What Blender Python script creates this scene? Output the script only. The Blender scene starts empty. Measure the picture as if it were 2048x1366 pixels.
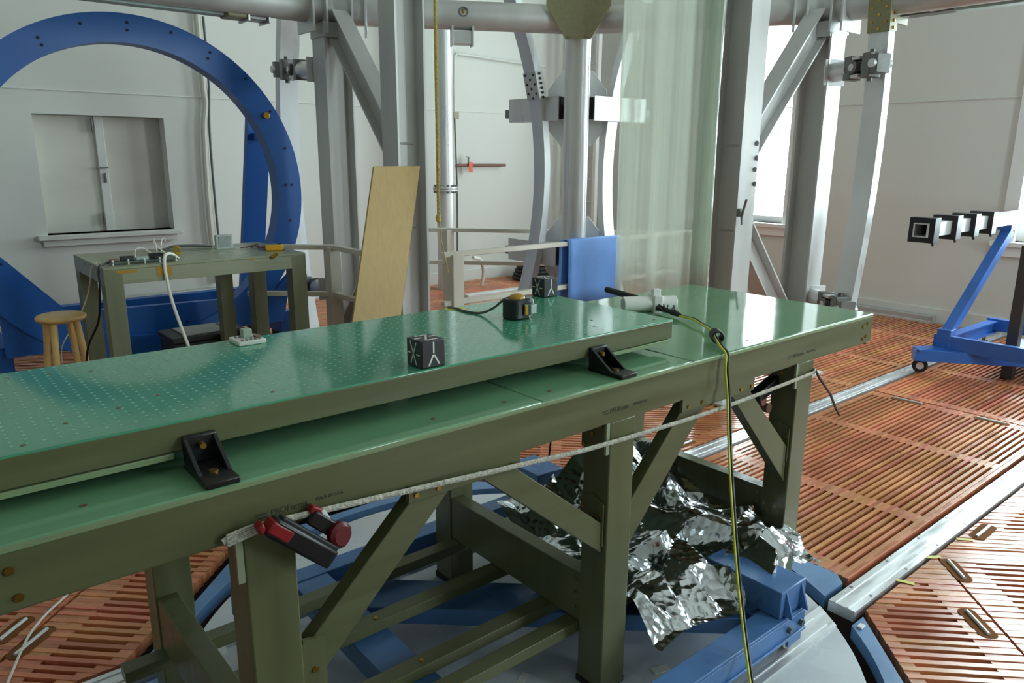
import bpy, bmesh, math, random
from mathutils import Vector as V, Matrix
R = math.radians
rnd = random.Random(7)
scn = bpy.context.scene
col = scn.collection

# ------------------------------------------------------------------ camera, sky, exposure
cam_d = bpy.data.cameras.new('camera'); cam = bpy.data.objects.new('camera', cam_d); col.objects.link(cam)
az, pit, rol = R(50.117), R(13.833), R(0.3566)
fw = V((math.cos(az)*math.cos(pit), math.sin(az)*math.cos(pit), -math.sin(pit)))
r0 = V((math.sin(az), -math.cos(az), 0)); u0 = r0.cross(fw)
rr = r0*math.cos(rol) + u0*math.sin(rol); uu = -r0*math.sin(rol) + u0*math.cos(rol)
mw = Matrix((rr, uu, -fw)).transposed().to_4x4(); mw.translation = V((0, 0, 1.6)); cam.matrix_world = mw
cam_d.sensor_width = 36; cam_d.lens = 36*1502.1/2048; cam_d.clip_start = .05; cam_d.clip_end = 200
scn.camera = cam
world = bpy.data.worlds.new('overcast_sky'); scn.world = world; world.use_nodes = True
bg = world.node_tree.nodes['Background']; bg.inputs[0].default_value = (.86, .935, 1, 1); bg.inputs[1].default_value = 16.0
def portal(loc, rot, sx, sy):
    d = bpy.data.lights.new('window_portal', 'AREA'); d.shape = 'RECTANGLE'; d.size = sx; d.size_y = sy; d.cycles.is_portal = True
    o = bpy.data.objects.new('window_portal', d); o.location = loc; o.rotation_euler = rot; col.objects.link(o)
scn.view_settings.view_transform = 'Standard'; scn.view_settings.look = 'None'; scn.view_settings.gamma = 1
scn.view_settings.use_curve_mapping = False; scn.view_settings.exposure = 0.35
scn.cycles.use_denoising = True; scn.cycles.max_bounces = 10; scn.cycles.diffuse_bounces = 6; scn.cycles.glossy_bounces = 4
scn.cycles.transparent_max_bounces = 12; scn.cycles.sample_clamp_indirect = 8.0; scn.cycles.caustics_reflective = False; scn.cycles.caustics_refractive = False

# ------------------------------------------------------------------ materials
def lin(c):
    return tuple(((x/255)/12.92 if x/255 <= .04045 else ((x/255+.055)/1.055)**2.4) for x in c) + (1,)
def mat(name, c, rough=.5, metal=0, spec=.5, vary=0, vscale=(6, 6, 6), bump=0, bscale=40, coat=0, island=0, objrnd=0, c2=None, rvary=0):
    m = bpy.data.materials.new(name); m.use_nodes = True; nt = m.node_tree; N = nt.nodes; L = nt.links
    b = N['Principled BSDF']; b.inputs['Base Color'].default_value = lin(c); b.inputs['Roughness'].default_value = rough
    b.inputs['Metallic'].default_value = metal; b.inputs['Specular IOR Level'].default_value = spec
    if coat: b.inputs['Coat Weight'].default_value = coat; b.inputs['Coat Roughness'].default_value = .12
    tc = N.new('ShaderNodeTexCoord'); mp = N.new('ShaderNodeMapping'); L.new(tc.outputs['Object'], mp.inputs[0]); mp.inputs['Scale'].default_value = vscale
    src = None
    if vary or rvary:
        nz = N.new('ShaderNodeTexNoise'); nz.inputs['Scale'].default_value = 1; nz.inputs['Detail'].default_value = 5; L.new(mp.outputs[0], nz.inputs['Vector'])
        if vary:
            rp = N.new('ShaderNodeValToRGB'); rp.color_ramp.elements[0].position = .3; rp.color_ramp.elements[1].position = .7
            a = lin(c); k1, k2 = 1-vary, 1+vary
            rp.color_ramp.elements[0].color = tuple(x*k1 for x in a[:3])+(1,)
            rp.color_ramp.elements[1].color = (lin(c2) if c2 else tuple(min(1, x*k2) for x in a[:3])+(1,))
            L.new(nz.outputs['Fac'], rp.inputs[0]); src = rp.outputs[0]
        if rvary:
            mr = N.new('ShaderNodeMapRange'); mr.inputs['To Min'].default_value = max(.02, rough-rvary); mr.inputs['To Max'].default_value = rough+rvary
            mr.inputs['From Min'].default_value = .3; mr.inputs['From Max'].default_value = .7
            L.new(nz.outputs['Fac'], mr.inputs[0]); L.new(mr.outputs[0], b.inputs['Roughness'])
    if island or objrnd:
        hs = N.new('ShaderNodeHueSaturation'); k = island or objrnd
        if island: g = N.new('ShaderNodeNewGeometry'); fac = g.outputs['Random Per Island']
        else: g = N.new('ShaderNodeObjectInfo'); fac = g.outputs['Random']
        mr = N.new('ShaderNodeMapRange'); mr.inputs['To Min'].default_value = 1-k; mr.inputs['To Max'].default_value = 1+k; L.new(fac, mr.inputs[0]); L.new(mr.outputs[0], hs.inputs['Value'])
        mh = N.new('ShaderNodeMath'); mh.operation = 'MULTIPLY'; mh.inputs[1].default_value = 7.31; L.new(fac, mh.inputs[0])
        fr = N.new('ShaderNodeMath'); fr.operation = 'FRACT'; L.new(mh.outputs[0], fr.inputs[0])
        m2 = N.new('ShaderNodeMapRange'); m2.inputs['To Min'].default_value = .485; m2.inputs['To Max'].default_value = .512; L.new(fr.outputs[0], m2.inputs[0]); L.new(m2.outputs[0], hs.inputs['Hue'])
        if src: L.new(src, hs.inputs['Color'])
        else: hs.inputs['Color'].default_value = lin(c)
        src = hs.outputs[0]
    if src: L.new(src, b.inputs['Base Color'])
    if bump:
        n2 = N.new('ShaderNodeTexNoise'); n2.inputs['Scale'].default_value = bscale; n2.inputs['Detail'].default_value = 3; L.new(tc.outputs['Object'], n2.inputs['Vector'])
        bp = N.new('ShaderNodeBump'); bp.inputs['Strength'].default_value = bump; bp.inputs['Distance'].default_value = .01; L.new(n2.outputs['Fac'], bp.inputs['Height']); L.new(bp.outputs[0], b.inputs['Normal'])
    return m
m_wall = mat('wall_paint', (216, 217, 211), .6, vary=.04, vscale=(.8, .8, .3), bump=.05, bscale=8)
m_trimw = mat('trim_paint', (218, 219, 213), .5, vary=.05, vscale=(2, 2, 2))
m_winw = mat('window_paint', (236, 236, 234), .45)
m_shut = mat('shutter_paint', (205, 203, 192), .5, vary=.08, vscale=(1.5, 1.5, 3))
m_ceil = mat('ceiling_paint', (215, 214, 208), .8)
m_pit = mat('pit_dark', (44, 20, 15), .9)
m_slat = mat('slat_wood', (198, 126, 84), .26, vary=.2, vscale=(3, 3, 3), objrnd=.2, rvary=.1, spec=.6)
m_slatj = mat('slat_wood_joined', (198, 126, 84), .26, vary=.2, vscale=(3, 3, 3), island=.2, rvary=.1, spec=.6)
m_fill = mat('filler_wood', (200, 130, 90), .28, vary=.2, vscale=(8, 8, 8), island=.2, rvary=.1)
m_alum = mat('aluminium_track', (224, 226, 228), .3, .5, vary=.1, vscale=(3, 20, 3), rvary=.12)
m_turn = mat('turntable_paint', (206, 211, 216), .26, vary=.1, vscale=(3, 3, 3), rvary=.08)
m_bplate = mat('blue_plate_paint', (100, 138, 182), .36, vary=.12, vscale=(6, 6, 6), rvary=.1)
m_dolly = mat('blue_dolly_paint', (76, 118, 172), .35, vary=.12, vscale=(8, 8, 8), rvary=.1)
m_cart = mat('blue_cart_paint', (50, 104, 184), .35, vary=.1, vscale=(6, 6, 6))
m_coil = mat('blue_coil_paint', (24, 92, 172), .38, vary=.06, vscale=(3, 3, 3))
m_steel = mat('galvanised_structure', (204, 204, 202), .42, .3, vary=.12, vscale=(4, 4, 1.2), rvary=.1)
m_steel2 = mat('bright_aluminium', (216, 217, 217), .35, .4, vary=.08, vscale=(5, 5, 2), rvary=.1)
m_clev = mat('worn_steel', (120, 120, 118), .38, .7, vary=.2, vscale=(12, 12, 12))
m_frp = mat('olive_fibreglass', (96, 99, 68), .36, vary=.12, vscale=(22, 22, 2), rvary=.08)
m_frpx = mat('olive_fibreglass_rail', (94, 97, 66), .36, vary=.12, vscale=(1.5, 25, 25), rvary=.08)
m_frpe = mat('fibreglass_cut_edge', (150, 158, 128), .5, vary=.1, vscale=(10, 10, 10))
m_gus = mat('gusset_fibreglass', (150, 146, 112), .45, vary=.08, vscale=(30, 30, 30))
m_top = mat('green_laminate', (112, 158, 120), .075, vary=.06, vscale=(1.2, 6, 3), rvary=.02, spec=.7)
m_plat = mat('green_board', (74, 150, 116), .09, vary=.06, vscale=(1, 4, 3), rvary=.03, spec=.6)
m_edge = mat('green_edge', (132, 150, 112), .35, vary=.1, vscale=(2, 10, 10))
m_dot = mat('pale_dot', (150, 204, 178), .3)
m_brass = mat('brass', (176, 140, 62), .3, .9)
m_rust = mat('brown_screw', (112, 84, 58), .5, .1)
m_slot = mat('hand_slot_wood', (128, 84, 50), .85, spec=.1, vary=.15)
m_black = mat('black_plastic', (22, 22, 25), .35, vary=.1)
m_blackm = mat('black_matte', (30, 30, 32), .6)
m_dark = mat('dark_strut', (64, 60, 57), .5, .2, vary=.1)
m_cube = mat('cube_black', (42, 43, 47), .4)
m_white = mat('white_plastic', (232, 232, 226), .4)
m_mark = mat('white_marking', (220, 220, 210), .5)
m_ply = mat('plywood', (190, 160, 102), .5, vary=.06, vscale=(60, 60, 1.0))
m_plye = mat('plywood_edge', (214, 186, 128), .6)
m_stool = mat('stool_pine', (222, 184, 118), .35, vary=.1, vscale=(5, 5, 12))
m_rail = mat('rail_white', (214, 210, 196), .45, vary=.06, vscale=(4, 4, 4))
m_mat = mat('blue_mat', (106, 158, 232), .55, vary=.08, vscale=(6, 6, 6))
m_rope = mat('white_braid', (186, 183, 168), .7, vary=.3, vscale=(90, 90, 90), bump=.6, bscale=160)
m_yrope = mat('yellow_rope', (206, 184, 84), .6, vary=.2, vscale=(60, 60, 60))
m_red = mat('red_plastic', (138, 26, 28), .4)
m_mar = mat('maroon_plastic', (92, 14, 22), .35)
m_ycab = mat('yellow_cable', (206, 206, 52), .4)
m_gcab = mat('grey_cable', (86, 92, 88), .45)
m_wcab = mat('white_cable', (230, 228, 218), .45)
m_tape = mat('amber_tape', (176, 132, 26), .3)
m_ytape = mat('yellow_tape', (214, 210, 90), .5)
m_grey = mat('grey_plastic', (180, 190, 188), .4)
m_lcd = mat('grey_screen', (128, 138, 134), .25)
m_dmm = mat('yellow_case', (222, 166, 34), .4)
m_cop = mat('copper_red', (128, 92, 80), .45, .2)
m_orange = mat('orange_tag', (226, 92, 58), .5)
m_pcb = mat('circuit_board', (70, 96, 84), .4, vary=.3, vscale=(60, 60, 60))
m_duck = mat('heater_metal', (188, 188, 184), .4, .3)
m_pale = mat('pale_green_beam', (176, 198, 194), .5, vary=.06)
m_case = mat('case_black', (34, 34, 36), .5); m_caset = mat('case_lid', (150, 150, 140), .5, vary=.08)
m_print = mat('stencil_print', (58, 62, 48), .5)
m_rubber = mat('rubber', (28, 28, 28), .7)
m_trans = mat('transformer_green', (150, 168, 150), .5)
m_holes = mat('dark_hole', (16, 30, 62), .7)

def clear_mat(name, tint, gl, dif, rough=.08, streak=False):
    m = bpy.data.materials.new(name); m.use_nodes = True; nt = m.node_tree; N = nt.nodes; L = nt.links; N.clear()
    out = N.new('ShaderNodeOutputMaterial'); tr = N.new('ShaderNodeBsdfTransparent'); tr.inputs[0].default_value = lin(tint)
    gs = N.new('ShaderNodeBsdfGlossy'); gs.inputs['Roughness'].default_value = rough
    lw = N.new('ShaderNodeLayerWeight'); lw.inputs[0].default_value = .22; mx = N.new('ShaderNodeMixShader')
    mg = N.new('ShaderNodeMapRange'); mg.inputs['From Min'].default_value = 0; mg.inputs['To Min'].default_value = .03; mg.inputs['To Max'].default_value = gl*1.6
    L.new(lw.outputs['Facing'], mg.inputs[0]); L.new(mg.outputs[0], mx.inputs[0]); L.new(gs.outputs[0], mx.inputs[2])
    if dif:
        df = N.new('ShaderNodeBsdfDiffuse'); df.inputs[0].default_value = lin((226, 234, 230)); tl = N.new('ShaderNodeBsdfTranslucent'); tl.inputs[0].default_value = lin((238, 241, 228))
        ad = N.new('ShaderNodeMixShader'); ad.inputs[0].default_value = .5; L.new(df.outputs[0], ad.inputs[1]); L.new(tl.outputs[0], ad.inputs[2])
        ad.inputs[0].default_value = .7; m2 = N.new('ShaderNodeMixShader'); m2.inputs[0].default_value = dif
        if streak:
            tc = N.new('ShaderNodeTexCoord'); mp = N.new('ShaderNodeMapping'); mp.inputs['Scale'].default_value = (22, 22, .3); L.new(tc.outputs['Object'], mp.inputs[0])
            nz = N.new('ShaderNodeTexNoise'); nz.inputs['Scale'].default_value = 1; nz.inputs['Detail'].default_value = 4; L.new(mp.outputs[0], nz.inputs[0])
            mr = N.new('ShaderNodeMapRange'); mr.inputs['From Min'].default_value = .3; mr.inputs['From Max'].default_value = .7; mr.inputs['To Min'].default_value = dif*.55; mr.inputs['To Max'].default_value = min(.95, dif*1.35)
            L.new(nz.outputs['Fac'], mr.inputs[0]); L.new(mr.outputs[0], m2.inputs[0])
            bp = N.new('ShaderNodeBump'); bp.inputs['Strength'].default_value = .35; bp.inputs['Distance'].default_value = .02; L.new(nz.outputs['Fac'], bp.inputs['Height']); L.new(bp.outputs[0], gs.inputs['Normal'])
        L.new(tr.outputs[0], m2.inputs[1]); L.new(ad.outputs[0], m2.inputs[2]); L.new(m2.outputs[0], mx.inputs[1])
    else: L.new(tr.outputs[0], mx.inputs[1])
    L.new(mx.outputs[0], out.inputs[0]); return m
m_glass = clear_mat('window_glass', (244, 250, 248), .3, 0)
m_vinyl = clear_mat('clear_vinyl', (242, 246, 242), .5, .6, .07, True)
m_clearb = clear_mat('clear_lens', (220, 226, 220), .4, .15)
def foil_mat():
    m = mat('crumpled_foil', (205, 210, 214), .13, 1.0, rvary=.06, vscale=(14, 14, 14))
    nt = m.node_tree; N = nt.nodes; L = nt.links; b = N['Principled BSDF']; tc = N['Texture Coordinate']
    vz = N.new('ShaderNodeTexVoronoi'); vz.inputs['Scale'].default_value = 34; L.new(tc.outputs['Object'], vz.inputs['Vector'])
    bp = N.new('ShaderNodeBump'); bp.inputs['Strength'].default_value = .3; bp.inputs['Distance'].default_value = .01; L.new(vz.outputs['Distance'], bp.inputs['Height']); L.new(bp.outputs[0], b.inputs['Normal'])
    return m
m_foil = foil_mat()

# ------------------------------------------------------------------ mesh helpers
class M:
    def __init__(s): s.v = []; s.f = []
    def add(s, vs, fs):
        o = len(s.v); s.v += [tuple(p) for p in vs]; s.f += [tuple(i+o for i in f) for f in fs]; return s
    def box(s, x0, x1, y0, y1, z0, z1):
        return s.add([(x0,y0,z0),(x1,y0,z0),(x1,y1,z0),(x0,y1,z0),(x0,y0,z1),(x1,y0,z1),(x1,y1,z1),(x0,y1,z1)],
                     [(0,3,2,1),(4,5,6,7),(0,1,5,4),(1,2,6,5),(2,3,7,6),(3,0,4,7)])
    def obox(s, c, u, v, w, a, b, d):
        c, u, v, w = V(c), V(u).normalized()*a, V(v).normalized()*b, V(w).normalized()*d
        return s.add([c+u*i+v*j+w*k for k in (-1,1) for j in (-1,1) for i in (-1,1)],
                     [(0,2,3,1),(4,5,7,6),(0,1,5,4),(1,3,7,5),(3,2,6,7),(2,0,4,6)])
    def bar(s, p0, p1, w, h, up=(0,0,1)):
        p0, p1 = V(p0), V(p1); d = (p1-p0); l = d.length; d.normalize(); sd = d.cross(V(up))
        if sd.length < 1e-4: sd = d.cross(V((1,0,0)))
        sd.normalize(); u = sd.cross(d)
        return s.obox((p0+p1)/2, d, sd, u, l/2, w/2, h/2)
    def cyl(s, p0, p1, r, n=16, r2=None, cap=True):
        p0, p1 = V(p0), V(p1); d = (p1-p0).normalized(); a = d.orthogonal().normalized(); b = d.cross(a); r2 = r if r2 is None else r2
        vs = []
        for p, q in ((p0, r), (p1, r2)):
            vs += [p + a*q*math.cos(2*math.pi*i/n) + b*q*math.sin(2*math.pi*i/n) for i in range(n)]
        fs = [(i, (i+1) % n, n+(i+1) % n, n+i) for i in range(n)]
        if cap: fs += [tuple(range(n-1, -1, -1)), tuple(range(n, 2*n))]
        return s.add(vs, fs)
    def tube(s, pts, r, n=8, rr=None, flat=1.0):
        pts = [V(p) for p in pts]; vs = []; fs = []; k = len(pts); a = None
        for i, p in enumerate(pts):
            d = (pts[min(i+1, k-1)] - pts[max(i-1, 0)]).normalized()
            if a is None: a = d.cross(V((0,0,1))); a = d.orthogonal() if a.length < .05 else a
            a = (a - d*a.dot(d)).normalized(); b = d.cross(a); q = rr[i] if rr else r
            vs += [p + a*q*flat*math.cos(2*math.pi*j/n) + b*q*math.sin(2*math.pi*j/n) for j in range(n)]
        for i in range(k-1):
            fs += [(i*n+j, i*n+(j+1) % n, (i+1)*n+(j+1) % n, (i+1)*n+j) for j in range(n)]
        fs += [tuple(range(n-1, -1, -1)), tuple((k-1)*n+j for j in range(n))]
        return s.add(vs, fs)
    def prism(s, poly, z0, z1, f=lambda x, y, z: (x, y, z)):
        n = len(poly); vs = [f(x, y, z0) for x, y in poly] + [f(x, y, z1) for x, y in poly]
        return s.add(vs, [tuple(range(n-1, -1, -1)), tuple(range(n, 2*n))] + [(i, (i+1) % n, n+(i+1) % n, n+i) for i in range(n)])
    def sweep(s, prof, p0, p1, up):
        p0, p1, up = V(p0), V(p1), V(up); d = (p1-p0).normalized(); sd = d.cross(up).normalized(); u = sd.cross(d); n = len(prof)
        vs = [p0 + sd*x + u*y for x, y in prof] + [p1 + sd*x + u*y for x, y in prof]
        return s.add(vs, [tuple(range(n)), tuple(range(2*n-1, n-1, -1))] + [(i, n+i, n+(i+1) % n, (i+1) % n) for i in range(n)])
    def ring(s, c, ax, ri, ro, t, n=96, a0=0, a1=360):
        c = V(c); ax = V(ax).normalized(); e1 = V((0,0,1)); e2 = ax.cross(e1); full = a1-a0 >= 360; k = n if full else n+1; vs = []
        for i in range(k):
            a = R(a0+(a1-a0)*i/n); d = e1*math.sin(a) + e2*math.cos(a)
            vs += [c+d*ri-ax*t/2, c+d*ro-ax*t/2, c+d*ro+ax*t/2, c+d*ri+ax*t/2]
        fs = []
        for i in range(n):
            j = (i+1) % k
            fs += [(4*i+q, 4*i+(q+1) % 4, 4*j+(q+1) % 4, 4*j+q) for q in range(4)]
        if not full: fs += [(0,1,2,3), (4*n+3, 4*n+2, 4*n+1, 4*n)]
        return s.add(vs, fs)
    def lathe(s, prof, c, ax=(0,0,1), n=24):
        c, ax = V(c), V(ax).normalized(); a = ax.orthogonal().normalized(); b = ax.cross(a); vs = []; k = len(prof)
        for i in range(n):
            d = a*math.cos(2*math.pi*i/n) + b*math.sin(2*math.pi*i/n); vs += [c + d*r_ + ax*h for r_, h in prof]
        fs = [(i*k+j, ((i+1) % n)*k+j, ((i+1) % n)*k+j+1, i*k+j+1) for i in range(n) for j in range(k-1)]
        fs += [tuple(i*k for i in range(n-1, -1, -1)), tuple(i*k+k-1 for i in range(n))]
        return s.add(vs, fs)
    def mesh(s, name, m, smooth=True):
        me = bpy.data.meshes.new(name); bm = bmesh.new(); vs = [bm.verts.new(p) for p in s.v]
        for f in s.f:
            try: bm.faces.new([vs[i] for i in f])
            except ValueError: pass
        bmesh.ops.recalc_face_normals(bm, faces=bm.faces)
        bmesh.ops.triangulate(bm, faces=[f for f in bm.faces if len(f.verts) > 4 and len(f.verts) < 60 and name in TRI])
        bm.to_mesh(me); bm.free(); me.materials.append(m)
        if smooth: me.shade_smooth(); me.set_sharp_from_angle(angle=R(32))
        return me
    def obj(s, name, m, parent=None, bevel=0, kind=None, label=None, smooth=True):
        o = bpy.data.objects.new(name, s.mesh(name, m, smooth)); link(o, parent)
        if bevel:
            b = o.modifiers.new('bevel', 'BEVEL'); b.width = bevel; b.segments = 2; b.limit_method = 'ANGLE'
        if kind: o['kind'] = kind
        if label: o['label'] = label
        return o
TRI = {'base_panel', 'blue_floor_plate', 'top_lip'}
def link(o, parent=None):
    col.objects.link(o)
    if parent is not None:
        o.parent = parent; o.matrix_parent_inverse = Matrix.Translation(-V(WL.get(parent.name, (0,0,0))))
WL = {}
def thing(name, label, cat, loc, group=None):
    o = bpy.data.objects.new(name, None); col.objects.link(o); o.location = loc; WL[o.name] = tuple(loc)
    o.empty_display_size = .1; o['label'] = label; o['category'] = cat
    if group: o['group'] = group
    return o
def tag(o, label, cat, group=None):
    o['label'] = label; o['category'] = cat
    if group: o['group'] = group
    return o
def struct(o): o['kind'] = 'structure'; return o
def hprof(b, h, tf, tw):   # H section: width b (side axis), depth h (up axis)
    B, H, T, w = b/2, h/2, tf, tw/2
    return [(-B,-H),(B,-H),(B,-H+T),(w,-H+T),(w,H-T),(B,H-T),(B,H),(-B,H),(-B,H-T),(-w,H-T),(-w,-H+T),(-B,-H+T)]
def cprof(b, h, t):        # channel open towards +side
    return [(0,-h/2),(b,-h/2),(b,-h/2+t),(t,-h/2+t),(t,h/2-t),(b,h/2-t),(b,h/2),(0,h/2)]
def smoothpath(pts, k=6):
    pts = [V(p) for p in pts]; out = []
    for i in range(len(pts)-1):
        p0, p1, p2, p3 = pts[max(i-1,0)], pts[i], pts[i+1], pts[min(i+2,len(pts)-1)]
        for j in range(k):
            t = j/k; out.append(.5*((2*p1)+(p2-p0)*t+(2*p0-5*p1+4*p2-p3)*t*t+(-p0+3*p1-3*p2+p3)*t**3))
    return out+[pts[-1]]
# 2D polygon clipping
def clip_half(poly, n, d):     # keep n.p <= d
    out = []
    for i in range(len(poly)):
        a, b = poly[i], poly[(i+1) % len(poly)]; da = n[0]*a[0]+n[1]*a[1]-d; db = n[0]*b[0]+n[1]*b[1]-d
        if da <= 0: out.append(a)
        if (da < 0 < db) or (db < 0 < da):
            t = da/(da-db); out.append((a[0]+(b[0]-a[0])*t, a[1]+(b[1]-a[1])*t))
    return out
def area(p): return .5*sum(p[i][0]*p[(i+1) % len(p)][1]-p[(i+1) % len(p)][0]*p[i][1] for i in range(len(p)))
def ccw(p): return p if area(p) > 0 else p[::-1]
def halfs(poly, inset=0):
    poly = ccw(poly); k = len(poly); o = []
    for i in range(k):
        a, b = poly[i], poly[(i+1) % k]; e = (b[0]-a[0], b[1]-a[1]); l = math.hypot(*e); n = (e[1]/l, -e[0]/l)
        w = inset[i] if isinstance(inset, (list, tuple)) else inset
        o.append((n, n[0]*a[0]+n[1]*a[1]-w))
    return o
def clip_poly(p, hs):
    for n, d in hs:
        p = clip_half(p, n, d)
        if len(p) < 3: return []
    return p

# ------------------------------------------------------------------ room shell
XR, YF, XL, YN, ZC = 8.05, 8.0, -4.8, -4.4, 7.0
WZ0, WZ1 = .86, 4.5  # window tops are guessed, made tall out of view to brighten the room
def wall_with_holes(name, axis, pos, a0, a1, holes, thick, m, hz0=None, hz1=None):
    b = M(); lo, hi = (pos, pos+thick) if thick > 0 else (pos+thick, pos)
    def bx(p0, p1, z0, z1):
        if axis == 'x': b.box(lo, hi, p0, p1, z0, z1)
        else: b.box(p0, p1, lo, hi, z0, z1)
    cur = a0
    for h0, h1, z0, z1 in sorted(holes):
        bx(cur, h0, -.5, ZC); bx(h0, h1, -.5, z0); bx(h0, h1, z1, ZC); cur = h1
    bx(cur, a1, -.5, ZC)
    return struct(b.obj(name, m, smooth=False))
wins_r = [(4.72, 6.0), (1.0, 2.40), (-2.4, -1.0)]  # last opening is unseen, added to brighten the table front and columns
wall_with_holes('wall_right', 'x', XR, YN-.2, YF+.2, [(a, b_, WZ0, WZ1) for a, b_ in wins_r], .25, m_wall)
wf = wall_with_holes('wall_far', 'y', YF, XL, XR, [(1.16, 2.26, .875, 1.945)], .25, m_wall)
wall_with_holes('wall_left', 'x', XL, YN-.2, YF+.2, [], -.25, m_wall)
wall_with_holes('wall_near', 'y', YN, XL, XR, [(4.0, 5.4, WZ0, WZ1)], -.25, m_wall)  # unseen opening behind the camera, added to let in fill light
struct(M().box(XL-.3, XR+.3, YN-.3, YF+.3, ZC, ZC+.15).obj('ceiling', m_ceil))
struct(M().box(XL-.3, XR+.3, YN-.3, YF+.3, -.5, -.32).obj('floor', m_pit))
for a, b_ in wins_r: portal((XR+.2, (a+b_)/2, (WZ0+WZ1)/2), (0, R(90), 0), WZ1-WZ0, b_-a)
portal((4.7, YN-.2, (WZ0+WZ1)/2), (R(90), 0, 0), 1.4, WZ1-WZ0)  # portal for the added near-wall opening
def window_unit(n, a, b_, loc, ax):
    # loc = wall inner plane; built in local (along, depth, z)
    if ax == 'x': f = lambda q, d, z: (XR+d, q, z)
    elif ax == 'xl': f = lambda q, d, z: (XL-d, q, z)
    else: f = lambda q, d, z: (q, YN-d, z)
    def bx(m, q0, q1, d0, d1, z0, z1):
        p, q = f(q0, d0, z0), f(q1, d1, z1); m.box(*[v for i in range(3) for v in sorted((p[i], q[i]))])
    e = bpy.data.objects.new('window_%d' % n, None); col.objects.link(e); e['kind'] = 'structure'; c = f((a+b_)/2, 0, WZ0); e.location = c; WL[e.name] = c
    t = M(); w = .1
    bx(t, a-w, a+.02, -.03, .02, WZ0-.04, WZ1+.1); bx(t, b_-.02, b_+w, -.03, .02, WZ0-.04, WZ1+.1); bx(t, a-w, b_+w, -.03, .02, WZ1-.02, WZ1+.1); t.obj('casing', m_winw, e, .004, kind='stuff')
    s = M(); bx(s, a-.16, b_+.16, -.09, .2, WZ0-.045, WZ0); s.obj('sill', m_winw, e, .006)
    s = M(); bx(s, a-.12, b_+.12, -.045, .01, WZ0-.14, WZ0-.045); s.obj('apron', m_winw, e, .004)
    mid = 2.3
    for z0, z1, d in ((WZ0, mid+.02, .1), (mid-.02, WZ1, .15)):
        fr = M(); bx(fr, a, a+.06, d, d+.045, z0, z1); bx(fr, b_-.06, b_, d, d+.045, z0, z1); bx(fr, a+.06, b_-.06, d, d+.045, z0, z0+.07); bx(fr, a+.06, b_-.06, d, d+.045, z1-.05, z1)
        so = fr.obj('sash', m_winw, e, kind='stuff')
        g = M(); bx(g, a+.06, b_-.06, d+.018, d+.024, z0+.07, z1-.05); g.obj('pane', m_glass, so)
        mu = M(); bx(mu, (a+b_)/2-.012, (a+b_)/2+.012, d+.005, d+.04, z0+.07, z1-.05); mu.obj('mullion', m_winw, so)
for i, (a, b_) in enumerate(wins_r): window_unit(i+2, a, b_, XR, 'x')  # last one fits out the added, unseen opening
window_unit(5, 4.0, 5.4, YN, 'y')  # made-up window behind the camera, there only for its fill light
# shuttered window in the far wall
e = bpy.data.objects.new('window_1', None); col.objects.link(e); e['kind'] = 'structure'; e.location = (1.71, 8, .87); WL[e.name] = (1.71, 8, .87)
M().box(1.07, 2.31, 7.9, 8.2, .835, .875).obj('sill', m_trimw, e, .006)
M().box(1.11, 2.27, 7.945, 8.0, .775, .835).obj('apron', m_trimw, e, .004)
for x0, x1 in ((1.165, 1.675), (1.745, 2.255)):
    lf = M().box(x0, x1, 8.15, 8.19, .877, 1.943).obj('shutter_leaf', m_shut, e, .003)
M().box(1.672, 1.748, 8.125, 8.18, .877, 1.943).obj('meeting_stile', m_trimw, e, .004)
M().box(1.165, 2.255, 8.195, 8.24, .876, 1.944).obj('backing', m_shut, e)
for (x, z, w, h) in ((1.655, 1.86, .012, .12), (1.70, 1.475, .1, .016), (1.715, 1.38, .016, .09), (1.66, 1.0, .014, .11)):
    M().box(x-w/2, x+w/2, 8.105, 8.128, z-h/2, z+h/2).obj('bolt', m_clev, e, .002)
# ledges, skirting
for nm, z, t, h in (('trim_1', 2.15, .012, .012),):
    struct(M().box(XL, XR, YF-t, YF, z-h/2, z+h/2).obj(nm, m_trimw, None, .003))
for nm, z, t, h in (('trim_2', 2.15, .012, .014),):
    struct(M().box(XR-t, XR, YN, YF-.03, z-h/2, z+h/2).obj(nm, m_trimw, None, .003))
for nm, bx in (('baseboard_far', (XL, XR, YF-.02, YF, -.3, .14)), ('baseboard_right', (XR-.02, XR, YN, YF-.02, -.3, .14))):
    struct(M().box(*bx).obj(nm, m_trimw, None, .004))
# heaters along the walls
def heater(label, x0, x1, y0, y1, z0, z1):
    t = thing('baseboard_heater', label, 'heater', ((x0+x1)/2, (y0+y1)/2, z0))
    M().box(x0, x1, y0, y1, z0, z1).obj('body', m_duck, t, .008)
    if x1-x0 > y1-y0:
        M().box(x0+.01, x1-.01, y0-.006, y0+.01, z0+.02, z1-.05).obj('front_panel', m_steel2, t, .003); M().box(x1-.012, x1+.004, y0-.008, y1, z0-.005, z1+.005).obj('end_cap', m_duck, t)
    else:
        M().box(x0-.006, x0+.01, y0+.01, y1-.01, z0+.02, z1-.05).obj('front_panel', m_steel2, t, .003); M().box(x0-.008, x1, y0-.004, y0+.012, z0-.005, z1+.005).obj('end_cap', m_duck, t)
heater('grey metal baseboard heater under the shuttered window behind the blue ring', 1.4, 2.65, 7.88, 7.975, .08, .256)
heater('low white baseboard heater along the right wall behind the blue boom cart', XR-.1, XR-.025, 2.95, 4.6, -.05, .05+.02)

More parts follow.
